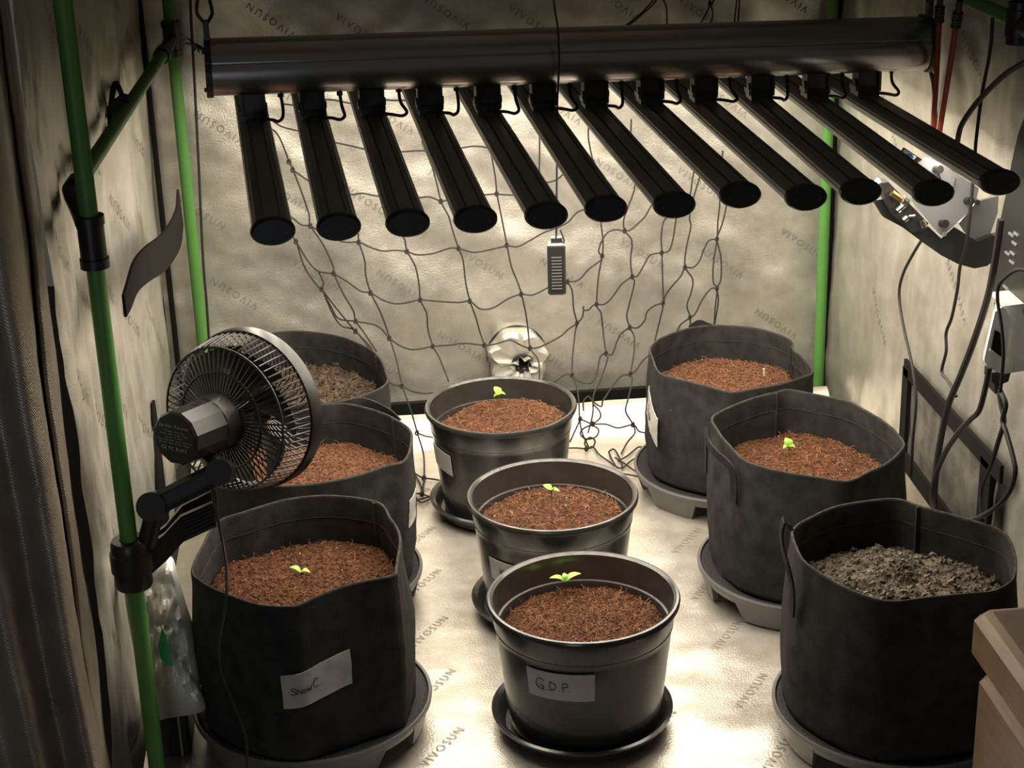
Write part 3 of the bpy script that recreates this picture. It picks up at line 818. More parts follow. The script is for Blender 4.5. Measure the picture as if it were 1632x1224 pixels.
for (key, rp, zr, lab, seed, br, bc, drop, hnd, slabel, sk, tlab) in defs:
    t, zs, loop, sf, info = fabric_pot(rp, zr, lab, seed, br, bc, drop, hnd, SEAMS[key])
    cl = not sk[0].startswith('coir')
    _, h = soil_top('compost' if cl else 'coir_soil', loop, zs, 0.0085 if cl else 0.005,
                    (M[sk[0]], M['crumb_br'] if sk[0] == 'soil_br' else M['crumb_dark'] if cl else M['crumb_d' if sk[0] == 'coir_d' else 'crumb']), slabel, 50+seed*5, 2600 if cl else 2600, 40 if cl else 800, mound=0.024 if key == 'RF' else 0.012, clump=cl, dips=((0.0, 0.05, 0.06, 0.012), (0.02, 0.0, 0.025, -0.012), (-0.06, -0.04, 0.03, -0.008)) if key == 'RF' else ())
    bcx = info[0]
    heights[key] = (h, bcx[0], bcx[1])
    riser_tray(bcx, 0.176, tlab, rot=0.3*seed)
    fab[key] = (t, sf, info)
def on_wall(u, v, c, r):
    """near point of the upright cylinder of radius r about c seen in that direction"""
    d = ray(u, v); ox, oy = CAM.x-c[0], CAM.y-c[1]
    A = d.x*d.x+d.y*d.y; B = 2*(ox*d.x+oy*d.y); Cq = ox*ox+oy*oy-r*r; D = B*B-4*A*Cq
    k = (-B - math.sqrt(max(0.0, D)))/(2*A)
    return CAM + d*k
def strap(key, px, wid, r, name='handle', far=None):
    t, sf, info = fab[key]; c = info[0]
    P = smooth_path([at(q[0], q[1], 'y', far) if far is not None else on_wall(q[0], q[1], c, q[2] if len(q) > 2 else r) for q in px], 5)
    n = len(P); vs = []; fs = []
    for i, p in enumerate(P):
        tt = (P[min(i+1, n-1)]-P[max(i-1, 0)]).normalized()
        nn = Vector((p.x-c[0], p.y-c[1], 0)).normalized(); sd = tt.cross(nn); sd = sd.normalized() if sd.length > 1e-4 else Vector((0,0,1))
        for dn in (0.0, 0.003):
            vs += [p + sd*wid/2 + nn*dn, p - sd*wid/2 + nn*dn]
    for i in range(n-1):
        a = i*4; b = a+4
        fs += [(a, a+1, b+1, b), (a+2, b+2, b+3, a+3), (a, b, b+2, a+2), (a+1, a+3, b+3, b+1)]
    fs += [(0,2,3,1), ((n-1)*4, (n-1)*4+1, (n-1)*4+3, (n-1)*4+2)]
    MB().add(vs, fs).build(name, M['felt'], t, angle=0.8)
strap('RM', [(1126,682,0.172),(1129,703,0.174),(1142,722,0.174),(1157,735,0.172),(1167,748,0.170),(1171,770,0.166),(1170,800,0.163)], 0.014, 0.17)
strap('RM', [(1127,690,0.170),(1127,720,0.166),(1127,752,0.164)], 0.010, 0.166, 'handle_tab')
strap('RF', [(1264,846,0.163),(1257,834,0.168),(1251,830,0.174),(1247,848,0.176),(1249,872,0.175),(1257,903,0.172),(1263,928,0.168),(1265,955,0.164),(1264,980,0.163)], 0.013, 0.17)
strap('LM', [(553,646),(576,641),(600,648),(622,660),(634,672)], 0.016, 0.16, 'handle', far=0.10)
strap('RB', [(1100,524),(1108,518),(1116,515),(1126,519),(1136,523)], 0.012, 0.16, 'handle', far=0.44)
# tape labels on the felt pots
tape_on(fab['LF'][0], fab['LF'][1], -0.22, 0.42, 0.150, 0.204, 13, SNOWC, skew=0.012)
tape_on(fab['LM'][0], fab['LM'][1], 1.02, 1.32, 0.165, 0.215, 14, ())
tape_on(fab['RB'][0], fab['RB'][1], -1.62, -1.10, 0.15, 0.205, 15, SCRIB, skew=-0.03, curl=0.012)

# ------------------------------------------------------------------ seedlings
def leaf(mb, base, d, L, w, curl=0.0):
    d = d.normalized(); side = d.cross(Vector((0,0,1)))
    side = side.normalized() if side.length > 0.01 else Vector((1,0,0))
    up = side.cross(d); n = 8; vs = []; fs = []
    for i in range(n+1):
        s = i/n; ww = 1.5*w*math.sin(math.pi*min(1.0, s*0.93+0.05))**0.8
        p = base + d*L*s + up*(curl*math.sin(math.pi*s) - curl*0.6*s*s)
        for q, k in ((-1, 0.25), (0, 0), (1, 0.25)):
            vs.append(p + side*q*ww + up*k*ww)
    for i in range(n):
        for j in range(2):
            fs.append((i*3+j, i*3+j+1, i*3+4+j, i*3+3+j))
    b = len(vs); vs += [v - up*0.0006 for v in vs]
    fs += [tuple(b+x for x in reversed(f)) for f in fs]
    mb.add(vs, fs)
def seedling(key, uv_base, uv_top, leaves, label, lean_y=0.0):
    h, cx, cy = heights[key]
    zs = h(cx, cy, 0.3)
    B = at(uv_base[0], uv_base[1], 'z', zs)
    B.z = h(B.x, B.y, 0.5)
    T = at(uv_top[0], uv_top[1], 'y', B.y + lean_y)
    t = empty('seedling', B)
    MB().tube(smooth_path([B - Vector((0,0,0.006)), B.lerp(T, 0.5)+Vector((0.001,0,0)), T], 5), [0.0009]*11, 6).build('stem', M['stem'], t)
    right = RR.transposed() @ Vector((1,0,0)); upv = RR.transposed() @ Vector((0,-1,0)); fw = RR.transposed() @ Vector((0,0,1))
    for (du, dv, dep, L, w) in leaves:
        mb = MB(); leaf(mb, T, right*du + upv*dv + fw*dep, L, w, 0.003)
        mb.build('leaf', M['leaf'], t)
    return tag(t, label, 'seedling', 'young seedlings')
seedling('p0', (900,940), (901,926), [(-1,.28,-.1,.024,.0042),(1,.55,.1,.026,.0046),(-.15,1,.3,.013,.003)], 'seedling with two spread leaves in the nearest plastic pot')
seedling('p1', (880,838), (878,784), [(-.75,.8,.2,.017,.0048),(1,.25,-.2,.014,.004),(-.1,.5,-.8,.010,.004)], 'tall thin seedling with a long bare stem in the middle plastic pot')
seedling('p2', (795,640), (795,630), [(-.45,1,.2,.019,.0055),(.9,.25,-.2,.013,.0042),(-.8,-.1,-.3,.010,.0035)], 'seedling with one upright leaf in the rearmost plastic pot')
seedling('RM', (1257,722), (1257,713), [(-.25,1,.1,.017,.0055),(1,.15,-.3,.011,.0045),(-1,.05,-.3,.010,.0040)], 'tiny bright seedling in the middle right felt pot')
seedling('LF', (479,917), (479,912), [(-1,.55,.1,.018,.0036),(1,.1,-.1,.014,.0036)], 'tiny flat seedling in the nearest left felt pot')
# a cut stalk in the back right pot
h, cx, cy = heights['RB']
sb = at(1218, 600, 'z', h(cx, cy, 0.5))
tag(MB().tube([sb - Vector((0,0,0.008)), sb + Vector((-0.0005,0,0.008)), sb + Vector((-0.001,0,0.016))], [0.0022, 0.002, 0.0024], 7).build('cut_stalk', M['perlite'], loc=sb), 'short pale cut stalk standing in the back right felt pot', 'stalk')

# ------------------------------------------------------------------ trellis net
def net_y(v):
    return 0.645 - 0.035*ss(250, 520, v) - 0.135*ss(520, 655, v)
def net_p(u, v):
    p = at(u, v, 'y', net_y(v))
    if p.z < floor_h(p.x, p.y) + 0.004:
        p = at(u, v, 'z', 0.006)
        p.z = floor_h(p.x, p.y) + 0.005
    return p
cords = [
 # columns, left to right
 [(380,150),(392,180),(410,200),(440,211),(461,258),(467,271),(480,305),(492,340),(495,360),(515,390),(531,425),(532,436),(548,470),(563,495),(567,512),(580,530),(600,560)],
 [(425,325),(448,338),(467,348),(480,358),(495,360)], [(430,340),(455,362),(472,385),(490,415),(507,432),(532,436)], [(472,385),(485,425),(505,455),(513,461)], [(507,432),(515,450),(513,461)],
 [(513,461),(535,490),(558,518),(567,528)], [(513,461),(528,490),(540,508),(567,512)], [(513,461),(530,500),(545,520),(567,528),(600,572),(612,600),(620,640)], [(567,528),(595,560),(618,610),(622,655)],
 [(571,372),(572,386),(581,415),(583,440),(591,467),(605,495),(613,515),(621,539),(632,575),(641,615),(655,655),(665,690),(675,725),(676,761),(674,775),(673,786)],
 [(600,240),(612,290),(640,370),(645,382),(649,401),(662,425),(668,455),(670,478),(680,500),(682,525),(690,552),(700,570),(715,608)],
 [(672,225),(690,270),(703,321),(715,345),(722,370),(731,396),(738,415),(742,450),(749,480),(758,505),(765,530),(772,550),(778,570),(780,600)],
 [(780,230),(789,280),(792,309),(800,350),(808,391),(815,425),(825,450),(831,469),(838,500),(842,530),(845,555),(858,575),(860,610)],
 [(858,170),(860,230),(860,286),(869,291),(888,286),(905,270)],
 [(938,200),(938,222),(945,258),(948,270),(955,320),(958,357),(961,385),(960,408),(954,440),(951,485),(958,500),(962,535),(966,563),(968,572),(957,605),(946,630),(945,655),(942,672),(937,690)],
 [(1006,190),(1006,217),(1012,230),(1013,270),(1011,302),(1001,330),(994,352),(996,368),(1007,384),(1005,416),(1008,441),(1011,452),(1002,489),(999,505),(1004,522),(1011,538),(1010,565),(1005,596),(1008,605),(1001,636),(997,655),(1005,670),(1009,677),(1012,690),(1000,705),(990,725)],
 [(1112,250),(1104,283),(1098,315),(1075,340),(1059,351),(1054,376),(1055,403),(1056,440),(1057,483),(1053,505),(1045,538),(1040,560)],
 [(1080,330),(1077,352),(1072,384),(1066,400),(1055,403)],
 [(1125,250),(1104,320),(1099,347),(1101,362),(1094,395),(1092,425),(1104,445),(1102,465),(1095,487),(1100,506),(1100,530)],
 [(1152,240),(1148,290),(1147,327),(1144,355),(1143,381),(1137,420),(1137,450),(1143,460),(1140,490),(1138,520)],
 [(1160,300),(1157,332),(1150,360),(1143,381),(1149,410),(1149,445),(1143,460),(1145,480),(1139,517)],
 # rows
 [(435,193),(450,202),(473,208),(500,215)], [(500,222),(534,227),(575,236),(605,243),(636,242),(670,240),(700,241),(729,237),(760,233),(800,240)],
 [(467,271),(480,280),(490,287),(520,305),(559,310),(577,308),(599,312),(630,316),(666,315),(685,314),(703,321)], [(703,321),(730,316),(769,311),(792,309),(800,310),(830,310),(850,300),(869,291)],
 [(495,360),(506,366),(545,385),(572,386),(590,394),(610,400),(630,399),(649,401),(665,406),(690,404),(715,396),(731,396),(755,402),(780,398),(808,392),(825,393),(845,383),(866,371),(890,362),(905,354),(918,340),(927,335),(945,330),(975,300)],
 [(532,436),(555,450),(575,464),(591,467),(610,478),(630,484),(650,482),(670,478),(695,480),(730,482),(749,480),(765,492),(785,491),(810,476),(831,469),(849,470),(872,459),(890,450),(905,449),(922,446),(937,430),(950,420),(957,415),(960,408)],
 [(567,512),(595,517),(608,524),(621,539),(640,552),(660,557),(690,552),(715,550),(740,547),(772,550),(790,548),(813,542),(830,550),(845,555),(862,552),(893,536),(905,525),(920,515),(928,505),(930,494)],
 [(617,608),(630,614),(641,615),(655,623),(675,627),(690,626)],
 [(960,408),(954,401),(959,384),(968,371),(980,366),(996,368),(1005,366),(1016,357),(1028,345),(1036,331),(1050,310)],
 [(905,449),(912,465),(914,490),(917,505),(920,515),(917,528),(913,564),(912,598),(917,608),(920,620),(923,645),(924,668),(928,690),(938,712)],
 [(930,488),(930,494),(938,494),(945,487),(951,485),(963,485),(975,475),(989,455),(1000,446),(1008,441),(1016,440),(1025,425),(1035,408),(1045,404),(1055,403)],
 [(884,609),(897,599),(905,596),(912,598),(920,606),(935,611),(945,608),(951,597),(954,580),(958,567),(966,563),(974,566),(978,560),(983,545),(990,532),(1000,524),(1004,522),(1017,522),(1028,510),(1030,500),(1036,492),(1046,486),(1057,483)],
 [(1057,483),(1062,468),(1072,455),(1085,440),(1092,427),(1105,426),(1115,415),(1122,397),(1130,383),(1143,381)],
 [(1100,506),(1108,500),(1118,480),(1128,465),(1136,459),(1143,460)], [(1100,506),(1085,517),(1078,530)],
 [(960,640),(978,613),(991,599),(1005,596),(1014,590),(1023,577),(1031,569),(1045,560)],
 # the slack lower part lying on the floor
 [(930,655),(930,640),(938,632),(945,640),(958,648),(960,640)], [(946,645),(955,655),(957,665),(948,674),(942,677)],
 [(925,668),(935,672),(945,676),(965,676),(985,682),(1009,677),(1018,687),(1030,690)], [(925,668),(915,690),(908,705)],
 [(945,676),(930,683),(925,692),(935,700),(950,696),(954,685),(945,678)], [(935,716),(932,705),(940,697),(948,702),(945,712),(935,716)],
 [(905,714),(920,714),(935,716),(945,712),(955,725),(975,738)], [(970,722),(978,718),(986,728),(992,742),(984,744),(975,732),(970,722)],
 [(975,738),(990,745),(1005,735),(1018,728),(1026,718)], [(980,730),(995,738),(1010,748),(1020,752),(1030,745)], [(985,735),(1000,728),(1015,715),(1022,712)], [(960,745),(985,752),(1005,756),(1022,760)],
 [(665,690),(678,695),(690,697)], [(660,752),(668,758),(676,761),(690,763),(700,765)], [(662,757),(670,772),(673,786)], [(662,797),(680,792),(701,787)], [(661,790),(672,800),(688,793),(702,792)], [(660,785),(673,786),(685,790),(702,784)],
 # slack cords over the top of the lamp
 [(990,45),(1005,35),(1025,18),(1045,-4)], [(995,46),(1015,30),(1040,8),(1050,-6)], [(1055,-4),(1062,12),(1063,40)], [(1115,40),(1125,22),(1132,6),(1128,-6)], [(1132,6),(1136,20),(1134,36)], [(1140,-5),(1134,8)],
 [(1170,40),(1172,20),(1175,-6)], [(1176,40),(1178,10),(1179,-6)], [(448,165),(470,168),(500,172)], [(512,158),(535,160),(560,165)], [(600,158),(640,160),(700,156)],
]
knots = [(461,258),(467,271),(495,360),(532,436),(567,512),(513,461),(472,385),(567,528),(572,386),(591,467),(621,539),(641,615),(665,690),(676,761),(673,786),(649,401),(670,478),(690,552),(703,321),(731,396),(749,480),(772,550),(792,309),(808,391),(831,469),(845,555),(945,258),(960,408),(951,485),(966,563),(1006,217),(996,368),(1008,441),(1004,522),(1005,596),(1009,677),(1055,403),(1057,483),(1092,426),(1100,506),(1143,381),(1143,460),(905,449),(920,515),(912,598),(925,668),(945,676),(935,716),(1132,6)]
net = empty('trellis_net', at(830, 700, 'y', 0.6))
for cpx in cords:
    MB().tube(smooth_path([net_p(u, v) for u, v in cpx], 5), 0.00175, 5).build('net_cord', M['net'], net)
for (u, v) in knots:
    p = net_p(u, v)
    mb = MB()
    pts = [p + Vector((0.0040*math.cos(a)*(0.5+0.5*math.sin(a*0.5)), 0.0025*math.sin(a*1.3), 0.0040*math.sin(a))) for a in [i*0.9 for i in range(11)]]
    mb.tube(smooth_path(pts, 2), 0.0018, 5).build('net_knot', M['net'], net)
tag(net, 'black knotted trellis net hanging slack in front of the back wall', 'trellis net')

# ------------------------------------------------------------------ duct sleeve in the back wall
def duct():
    c = at(828, 580, 'y', 0.60); c.y = 0.62
    t = empty('duct_sleeve', Vector((c.x, WB-0.02, c.z)))
    # sock: from the wall ring outwards, then gathered to a tied mouth that droops
    rows = []
    N = 56
    stations = [(0.675, 0.056, 0, 0, 0.0), (0.650, 0.060, 0, 0, 0.05), (0.615, 0.061, -0.001, -0.001, 0.08), (0.590, 0.060, 0.002, -0.003, 0.14), (0.578, 0.052, 0.004, -0.005, 0.24), (0.582, 0.036, 0.006, -0.007, 0.36), (0.590, 0.016, 0.008, -0.009, 0.4), (0.575, 0.017, 0.009, -0.013, 0.45), (0.553, 0.024, 0.009, -0.020, 0.5)]
    mb = MB(); vs = []; fs = []
    stations = [(WB-(WB-y)*0.55, r, dx, dz, pl) for y, r, dx, dz, pl in stations]
    for i, (y, r, dx, dz, pl) in enumerate(stations):
        for k in range(N):
            a = 2*math.pi*k/N
            rr = r*(1 + pl*0.55*math.sin(a*7+0.6*i*0.3) + 0.6*pl*nz(math.cos(a)*2.5, math.sin(a)*2.5, i*0.35))
            vs.append(Vector((c.x+dx+rr*math.cos(a), y + 0.004*nz(a*3, i, 2), c.z+dz+rr*math.sin(a))))
    for i in range(len(stations)-1):
        for k in range(N):
            fs.append((i*N+k, i*N+(k+1) % N, (i+1)*N+(k+1) % N, (i+1)*N+k))
    mb.add(vs, fs).build('sleeve', M['duct'], t, angle=0.5)
    MB().tube([Vector((c.x+0.060*math.cos(a), 0.662, c.z+0.060*math.sin(a))) for a in [2*math.pi*k/40 for k in range(40)]], 0.0028, 6, closed=True).build('ring', M['cord'], t)
    MB().tube([Vector((c.x+0.009+0.018*math.cos(a), 0.628, c.z-0.010+0.018*math.sin(a))) for a in [2*math.pi*k/24 for k in range(24)]], 0.0045, 6, closed=True).build('tie_strap', M['cord'], t)
    tag(t, 'crumpled silver duct sleeve tied shut on the back wall', 'duct sleeve')
duct()

# ------------------------------------------------------------------ hanging black sensor
def sensor():
    c = at(887, 428, 'y', 0.10); t = empty('hanging_sensor', c - Vector((0,0,0.045)))
    m = Matrix.Rotation(DEG(-6), 3, 'Z')
    s = 2.9/2798
    w, hgt, dp = 30*s, 82*s*1.06, 0.022
    body = MB().box(c, (w, dp, hgt), m, 0.003).build('casing', M['black'], t, angle=0.5)
    for k in range(11):
        z = c.z + hgt*0.26 - k*hgt*0.062
        MB().box(Vector((c.x, c.y, z)) + m @ Vector((0, -dp/2-0.0008, 0)), (w*0.56, 0.003, 0.0017), m).build('vent_slat', M['tray'], body, smooth=False)
    MB().box(c + Vector((0,0,hgt/2-0.001)), (w*0.98, dp*0.98, 0.004), m, 0.0015).box(c + Vector((0.001,0,hgt/2+0.006)), (w*0.62, dp*0.6, 0.010), m).build('steel_cap', M['steel'], t, smooth=False)
    top = at(884, 0, 'y', -0.055)
    MB().tube(smooth_path([c + Vector((0,0,hgt/2+0.008)), at(887, 350, 'y', 0.05), at(888, 180, 'y', -0.045), at(891, 100, 'y', -0.06), at(889, 45, 'y', -0.058), at(883, 5, 'y', -0.055), at(880, -60, 'y', -0.05)], 6), 0.0016, 6).build('cord', M['cord'], t)
    MB().tube(smooth_path([c + Vector((0.004,0,hgt/2+0.004)), at(899, 385, 'y', 0.10), at(893, 366, 'y', 0.10)], 5), 0.0014, 6).build('lead', M['cord'], t)
    tag(t, 'black ribbed sensor box hanging on a cord below the lamp', 'sensor')
sensor()

# ------------------------------------------------------------------ clip fan
def clip_fan():
    w = (RR.transposed() @ Vector((0.50, -0.24, 0.83))).normalized()     # blowing direction
    up = Vector((0,0,1)); uu = up.cross(w).normalized(); vv = w.cross(uu)
    mm = Matrix((uu, vv, w)).transposed()
    Cr = atz(357, 668, 2.34)                                             # centre of the rear rim
    poleP = Vector((-0.64, -0.643, 0.385))
    t = empty('clip_fan', poleP)
    L = lambda r, a, z: Cr + mm @ Vector((r*math.cos(a), r*math.sin(a), z))
    Rr, Rf, depth = 0.098, 0.1085, 0.052
    # cage
    ring = lambda r, z, th, n=72: MB().tube([L(r, 2*math.pi*k/n, z) for k in range(n)], th, 6, closed=True)
    cage = MB().lathe([(Rf-0.002, depth-0.004), (Rf+0.002, depth-0.004), (Rf+0.0035, depth+0.004), (Rf+0.003, depth+0.016), (Rf, depth+0.018), (Rf-0.002, depth+0.012), (Rf-0.002, depth-0.004)], 72, Cr, mm).build('cage', M['fan'], t)
    for r, z in ((Rr, 0.0), (0.066, -0.006), (0.036, -0.010)):
        ring(r, z, 0.0017).build('cage_ring', M['fan'], cage)
    ring(Rf*0.98, depth*0.55, 0.0012)
    nr = 66
    def rib_pts(a):
        return [L(0.034, a, -0.010), L(0.064, a, -0.006), L(Rr-0.004, a, -0.001), L(Rr+0.002, a, 0.004), L((Rr+Rf)/2+0.001, a, depth*0.5), L(Rf, a, depth)]
    for k in range(nr):
        MB().tube(rib_pts(2*math.pi*k/nr), 0.0013, 5).build('cage_rib', M['fan'], cage)
    # front grille
    fg = MB()
    ring2 = []
    for k in range(60):
        a = 2*math.pi*k/60
        b = a + 0.5
        MB().tube([L(Rf-0.001, a, depth+0.016), L(0.07, a+0.22, depth+0.022), L(0.024, b, depth+0.024)], 0.0011, 4).build('grille_rib', M['fan'], cage)
    MB().lathe([(0.001, depth+0.027), (0.022, depth+0.026), (0.025, depth+0.022), (0.001, depth+0.020)], 32, Cr, mm).build('grille_badge', M['fan'], cage)
    # blades
    rot = empty  # (blades are parts of the fan)
    hub = MB().lathe([(0.001, 0.044), (0.018, 0.042), (0.022, 0.036), (0.022, 0.014), (0.001, 0.012)], 28, Cr, mm).build('rotor_hub', M['fan_body'], t)
    for k in range(7):
        mb = MB(); vs = []; fs = []; nR, nA = 9, 6
        a0 = 2*math.pi*k/7
        for i in range(nR+1):
            r = 0.020 + (0.092-0.020)*i/nR
            for j in range(nA+1):
                s = j/nA-0.5; wd = (0.55+0.35*i/nR)
                a = a0 + s*wd + 0.25*(i/nR)
                vs.append(L(r, a, 0.026 + s*0.026 + 0.004*math.sin(3*i/nR)))
        for i in range(nR):
            for j in range(nA):
                q = i*(nA+1)+j; fs.append((q, q+1, q+nA+2, q+nA+1))
        b = len(vs); vs += [v + w*0.0015 for v in vs]; fs += [tuple(b+x for x in reversed(f)) for f in fs]
        mb.add(vs, fs).build('fan_blade', M['blade'], t)
    # motor: dome against the cage, then a twelve-sided barrel
    motor = MB()
    motor.lathe([(0.001, 0.004), (0.036, 0.002), (0.0395, -0.006), (0.0395, -0.016), (0.0385, -0.030), (0.0375, -0.036)], 48, Cr, mm)
    motor_o = motor.build('motor_dome', M['fan_body'], t)
    n = 12; vs = []; fs = []
    for r, z in ((0.0378, -0.030), (0.0372, -0.060), (0.0366, -0.096), (0.0340, -0.0995), (0.001, -0.0995)):
        for k in range(n): vs.append(L(r, 2*math.pi*(k+0.5)/n, z))
    for l in range(4):
        for k in range(n): fs.append((l*n+k, l*n+(k+1) % n, (l+1)*n+(k+1) % n, (l+1)*n+k))
    barrel = MB().add(vs, fs).build('motor_housing', M['fan_body'], t, smooth=False)
    # power button on the upper facet
    pa = None
    best = max(range(n), key=lambda k: (mm @ Vector((math.cos(2*math.pi*(k+1)/n), math.sin(2*math.pi*(k+1)/n), 0))).z - 0.15*(mm @ Vector((math.cos(2*math.pi*(k+1)/n), math.sin(2*math.pi*(k+1)/n), 0))).y)
    ab = 2*math.pi*(best+1)/n
    nb = (mm @ Vector((math.cos(ab), math.sin(ab), 0))).normalized(); tb = w.cross(nb).normalized()
    pc = L(0.0362, ab, -0.055)
    MB().tube([pc + w*0.0075*math.cos(q) + tb*0.006*math.sin(q) for q in [2*math.pi*i/20 for i in range(20)]], 0.0006, 5, closed=True).tube([pc + w*0.003*math.cos(q) + tb*0.0025*math.sin(q) for q in [2*math.pi*i/12 for i in range(12)]], 0.0006, 5, closed=True).build('power_button', M['fan'], barrel)
    # rating label on the rear face
    bk = lambda x, y, o: Cr + mm @ Vector((0, 0, -0.0997-o)) + lr*x + lu*y
    lr = -uu if (RR @ -uu).x > 0 else uu
    lu = w.cross(lr); lu = lu if (RR @ lu).y < 0 else -lu
    lab = MB().add([bk(0.0325*math.cos(q), 0.0325*math.sin(q), 0.0003) for q in [2*math.pi*i/36 for i in range(36)]], [tuple(range(36))]).build('rating_label', M['fan_label'], t, smooth=False)
    def text_line(txt, x, y, size):
        vs, fs = word_mesh(txt)
        MB().add([bk(x + v.x*size, y + v.y*size, 0.0008) for v in vs], fs).build('label_print', M['fan_print'], lab, smooth=False)
    text_line('Spider Farmer', 0, 0.0165, 0.0062)
    for k, (txt, y) in enumerate((('Product: Clip Fan', 0.0095), ('Input: 24V  Power: 12W', 0.0055), ('Speed: 10 levels', 0.0015), ('Keep away from water and heat', -0.0025), ('Do not cover the air outlet', -0.0062))):
        text_line(txt, 0, y, 0.0032)
    text_line('CE FC RoHS', -0.001, -0.0135, 0.0062)
    # swivel knuckle and arm
    k0 = L(0.040, math.atan2((Vector((0,0,-1))).dot(vv), (Vector((0,0,-1))).dot(uu)), -0.040)
    arm0 = atz(352, 752, 2.285); arm1 = atz(245, 806, 2.285)
    kn = MB()
    kn.tube([k0 + Vector((0,0,0.01)), arm0 + Vector((0,0,0.0))], 0.014, 14)
    kn.tube([arm0 - RR.row[2]*0.018, arm0 + RR.row[2]*0.018], 0.0175, 20)
    kn.build('swivel', M['fan'], t, angle=0.5)
    ad = (arm1-arm0).normalized(); an = ad.cross(RR.row[2]).normalized()
    am = Matrix((ad, RR.row[2], an)).transposed()
    MB().box((arm0+arm1)/2, ((arm1-arm0).length, 0.030, 0.030), am, 0.006).build('arm', M['fan'], t, angle=0.4)
    MB().box((arm0+arm1)/2 - ad*0.0 - Vector(RR.row[2])*0.0155, ((arm1-arm0).length*0.72, 0.003, 0.012), am).build('arm_rib', M['fan_body'], t, smooth=False)
    MB().tube([arm1 - RR.row[2]*0.021, arm1 + RR.row[2]*0.021], 0.019, 22).build('arm_joint', M['fan'], t, angle=0.5)
    # clamp round the pole with two long grips
    cz = poleP
    MB().lathe([(0.0125, -0.034), (0.0235, -0.034), (0.0250, -0.030), (0.0250, -0.012), (0.0275, -0.010), (0.0275, 0.016), (0.0250, 0.018), (0.0250, 0.028), (0.0225, 0.034), (0.0125, 0.034)], 28, cz).build('clamp_jaw', M['fan'], t, angle=0.5)
    ga = cz + Vector((0.016, 0.004, -0.004)); gm = atz(290, 842, 2.33); gb = atz(343, 818, 2.34)
    for off, nm in ((0.0, 'grip'), (0.020, 'grip')):
        g = MB()
        pth = [ga + Vector((0, off, 0)), ga.lerp(gm, 0.55) + Vector((0, off*1.3, -0.004)), gm + Vector((0, off*1.7, 0)), gb + Vector((0, off*2.0, 0))]
        vs = []; fs = []
        for q, p in enumerate(pth):
            hh = (0.022, 0.019, 0.0185, 0.018)[q]
            for dy in (-0.004, 0.004):
                for dz in (-hh, hh): vs.append(p + Vector((0, dy, dz)))
        for q in range(3):
            a = q*4; fs += [(a, a+4, a+5, a+1), (a+2, a+3, a+7, a+6), (a+1, a+5, a+7, a+3), (a, a+2, a+6, a+4)]
        fs += [(0,1,3,2), (12,14,15,13)]
        go = g.add(vs, fs).build(nm, M['fan'], t, smooth=False)
        if off == 0.0:
            gd = (gb-gm)
            for q in range(6):
                z = -0.014 + q*0.0056
                MB().tube([gm + gd*0.08 + Vector((0, -0.0052, z)), gb - gd*0.04 + Vector((0, -0.0052, z))], 0.0013, 5).build('grip_ridge', M['fan_body'], go)
    # neck joining clamp and arm
    MB().tube([arm1 + Vector((0,0,-0.008)), cz + Vector((0.022, 0.002, 0.024))], 0.013, 12).build('neck', M['fan'], t)
    tag(t, 'black clip fan with a round wire cage clamped to the front left pole', 'fan')
    # its power lead
    ld = [atz(338, 770, 2.30), atz(341, 800, 2.30), atz(352, 850, 2.31), atz(361, 905, 2.30), atz(360, 960, 2.29), atz(350, 1020, 2.33), atz(352, 1070, 2.36), atz(375, 1130, 2.38), atz(392, 1180, 2.39), atz(394, 1260, 2.41)]
    tag(MB().tube(smooth_path(ld, 6), 0.0022, 6).build('fan_cable', M['cord'], loc=ld[-1]), 'thin black fan cable hanging over the nearest left felt pot', 'cable')
clip_fan()

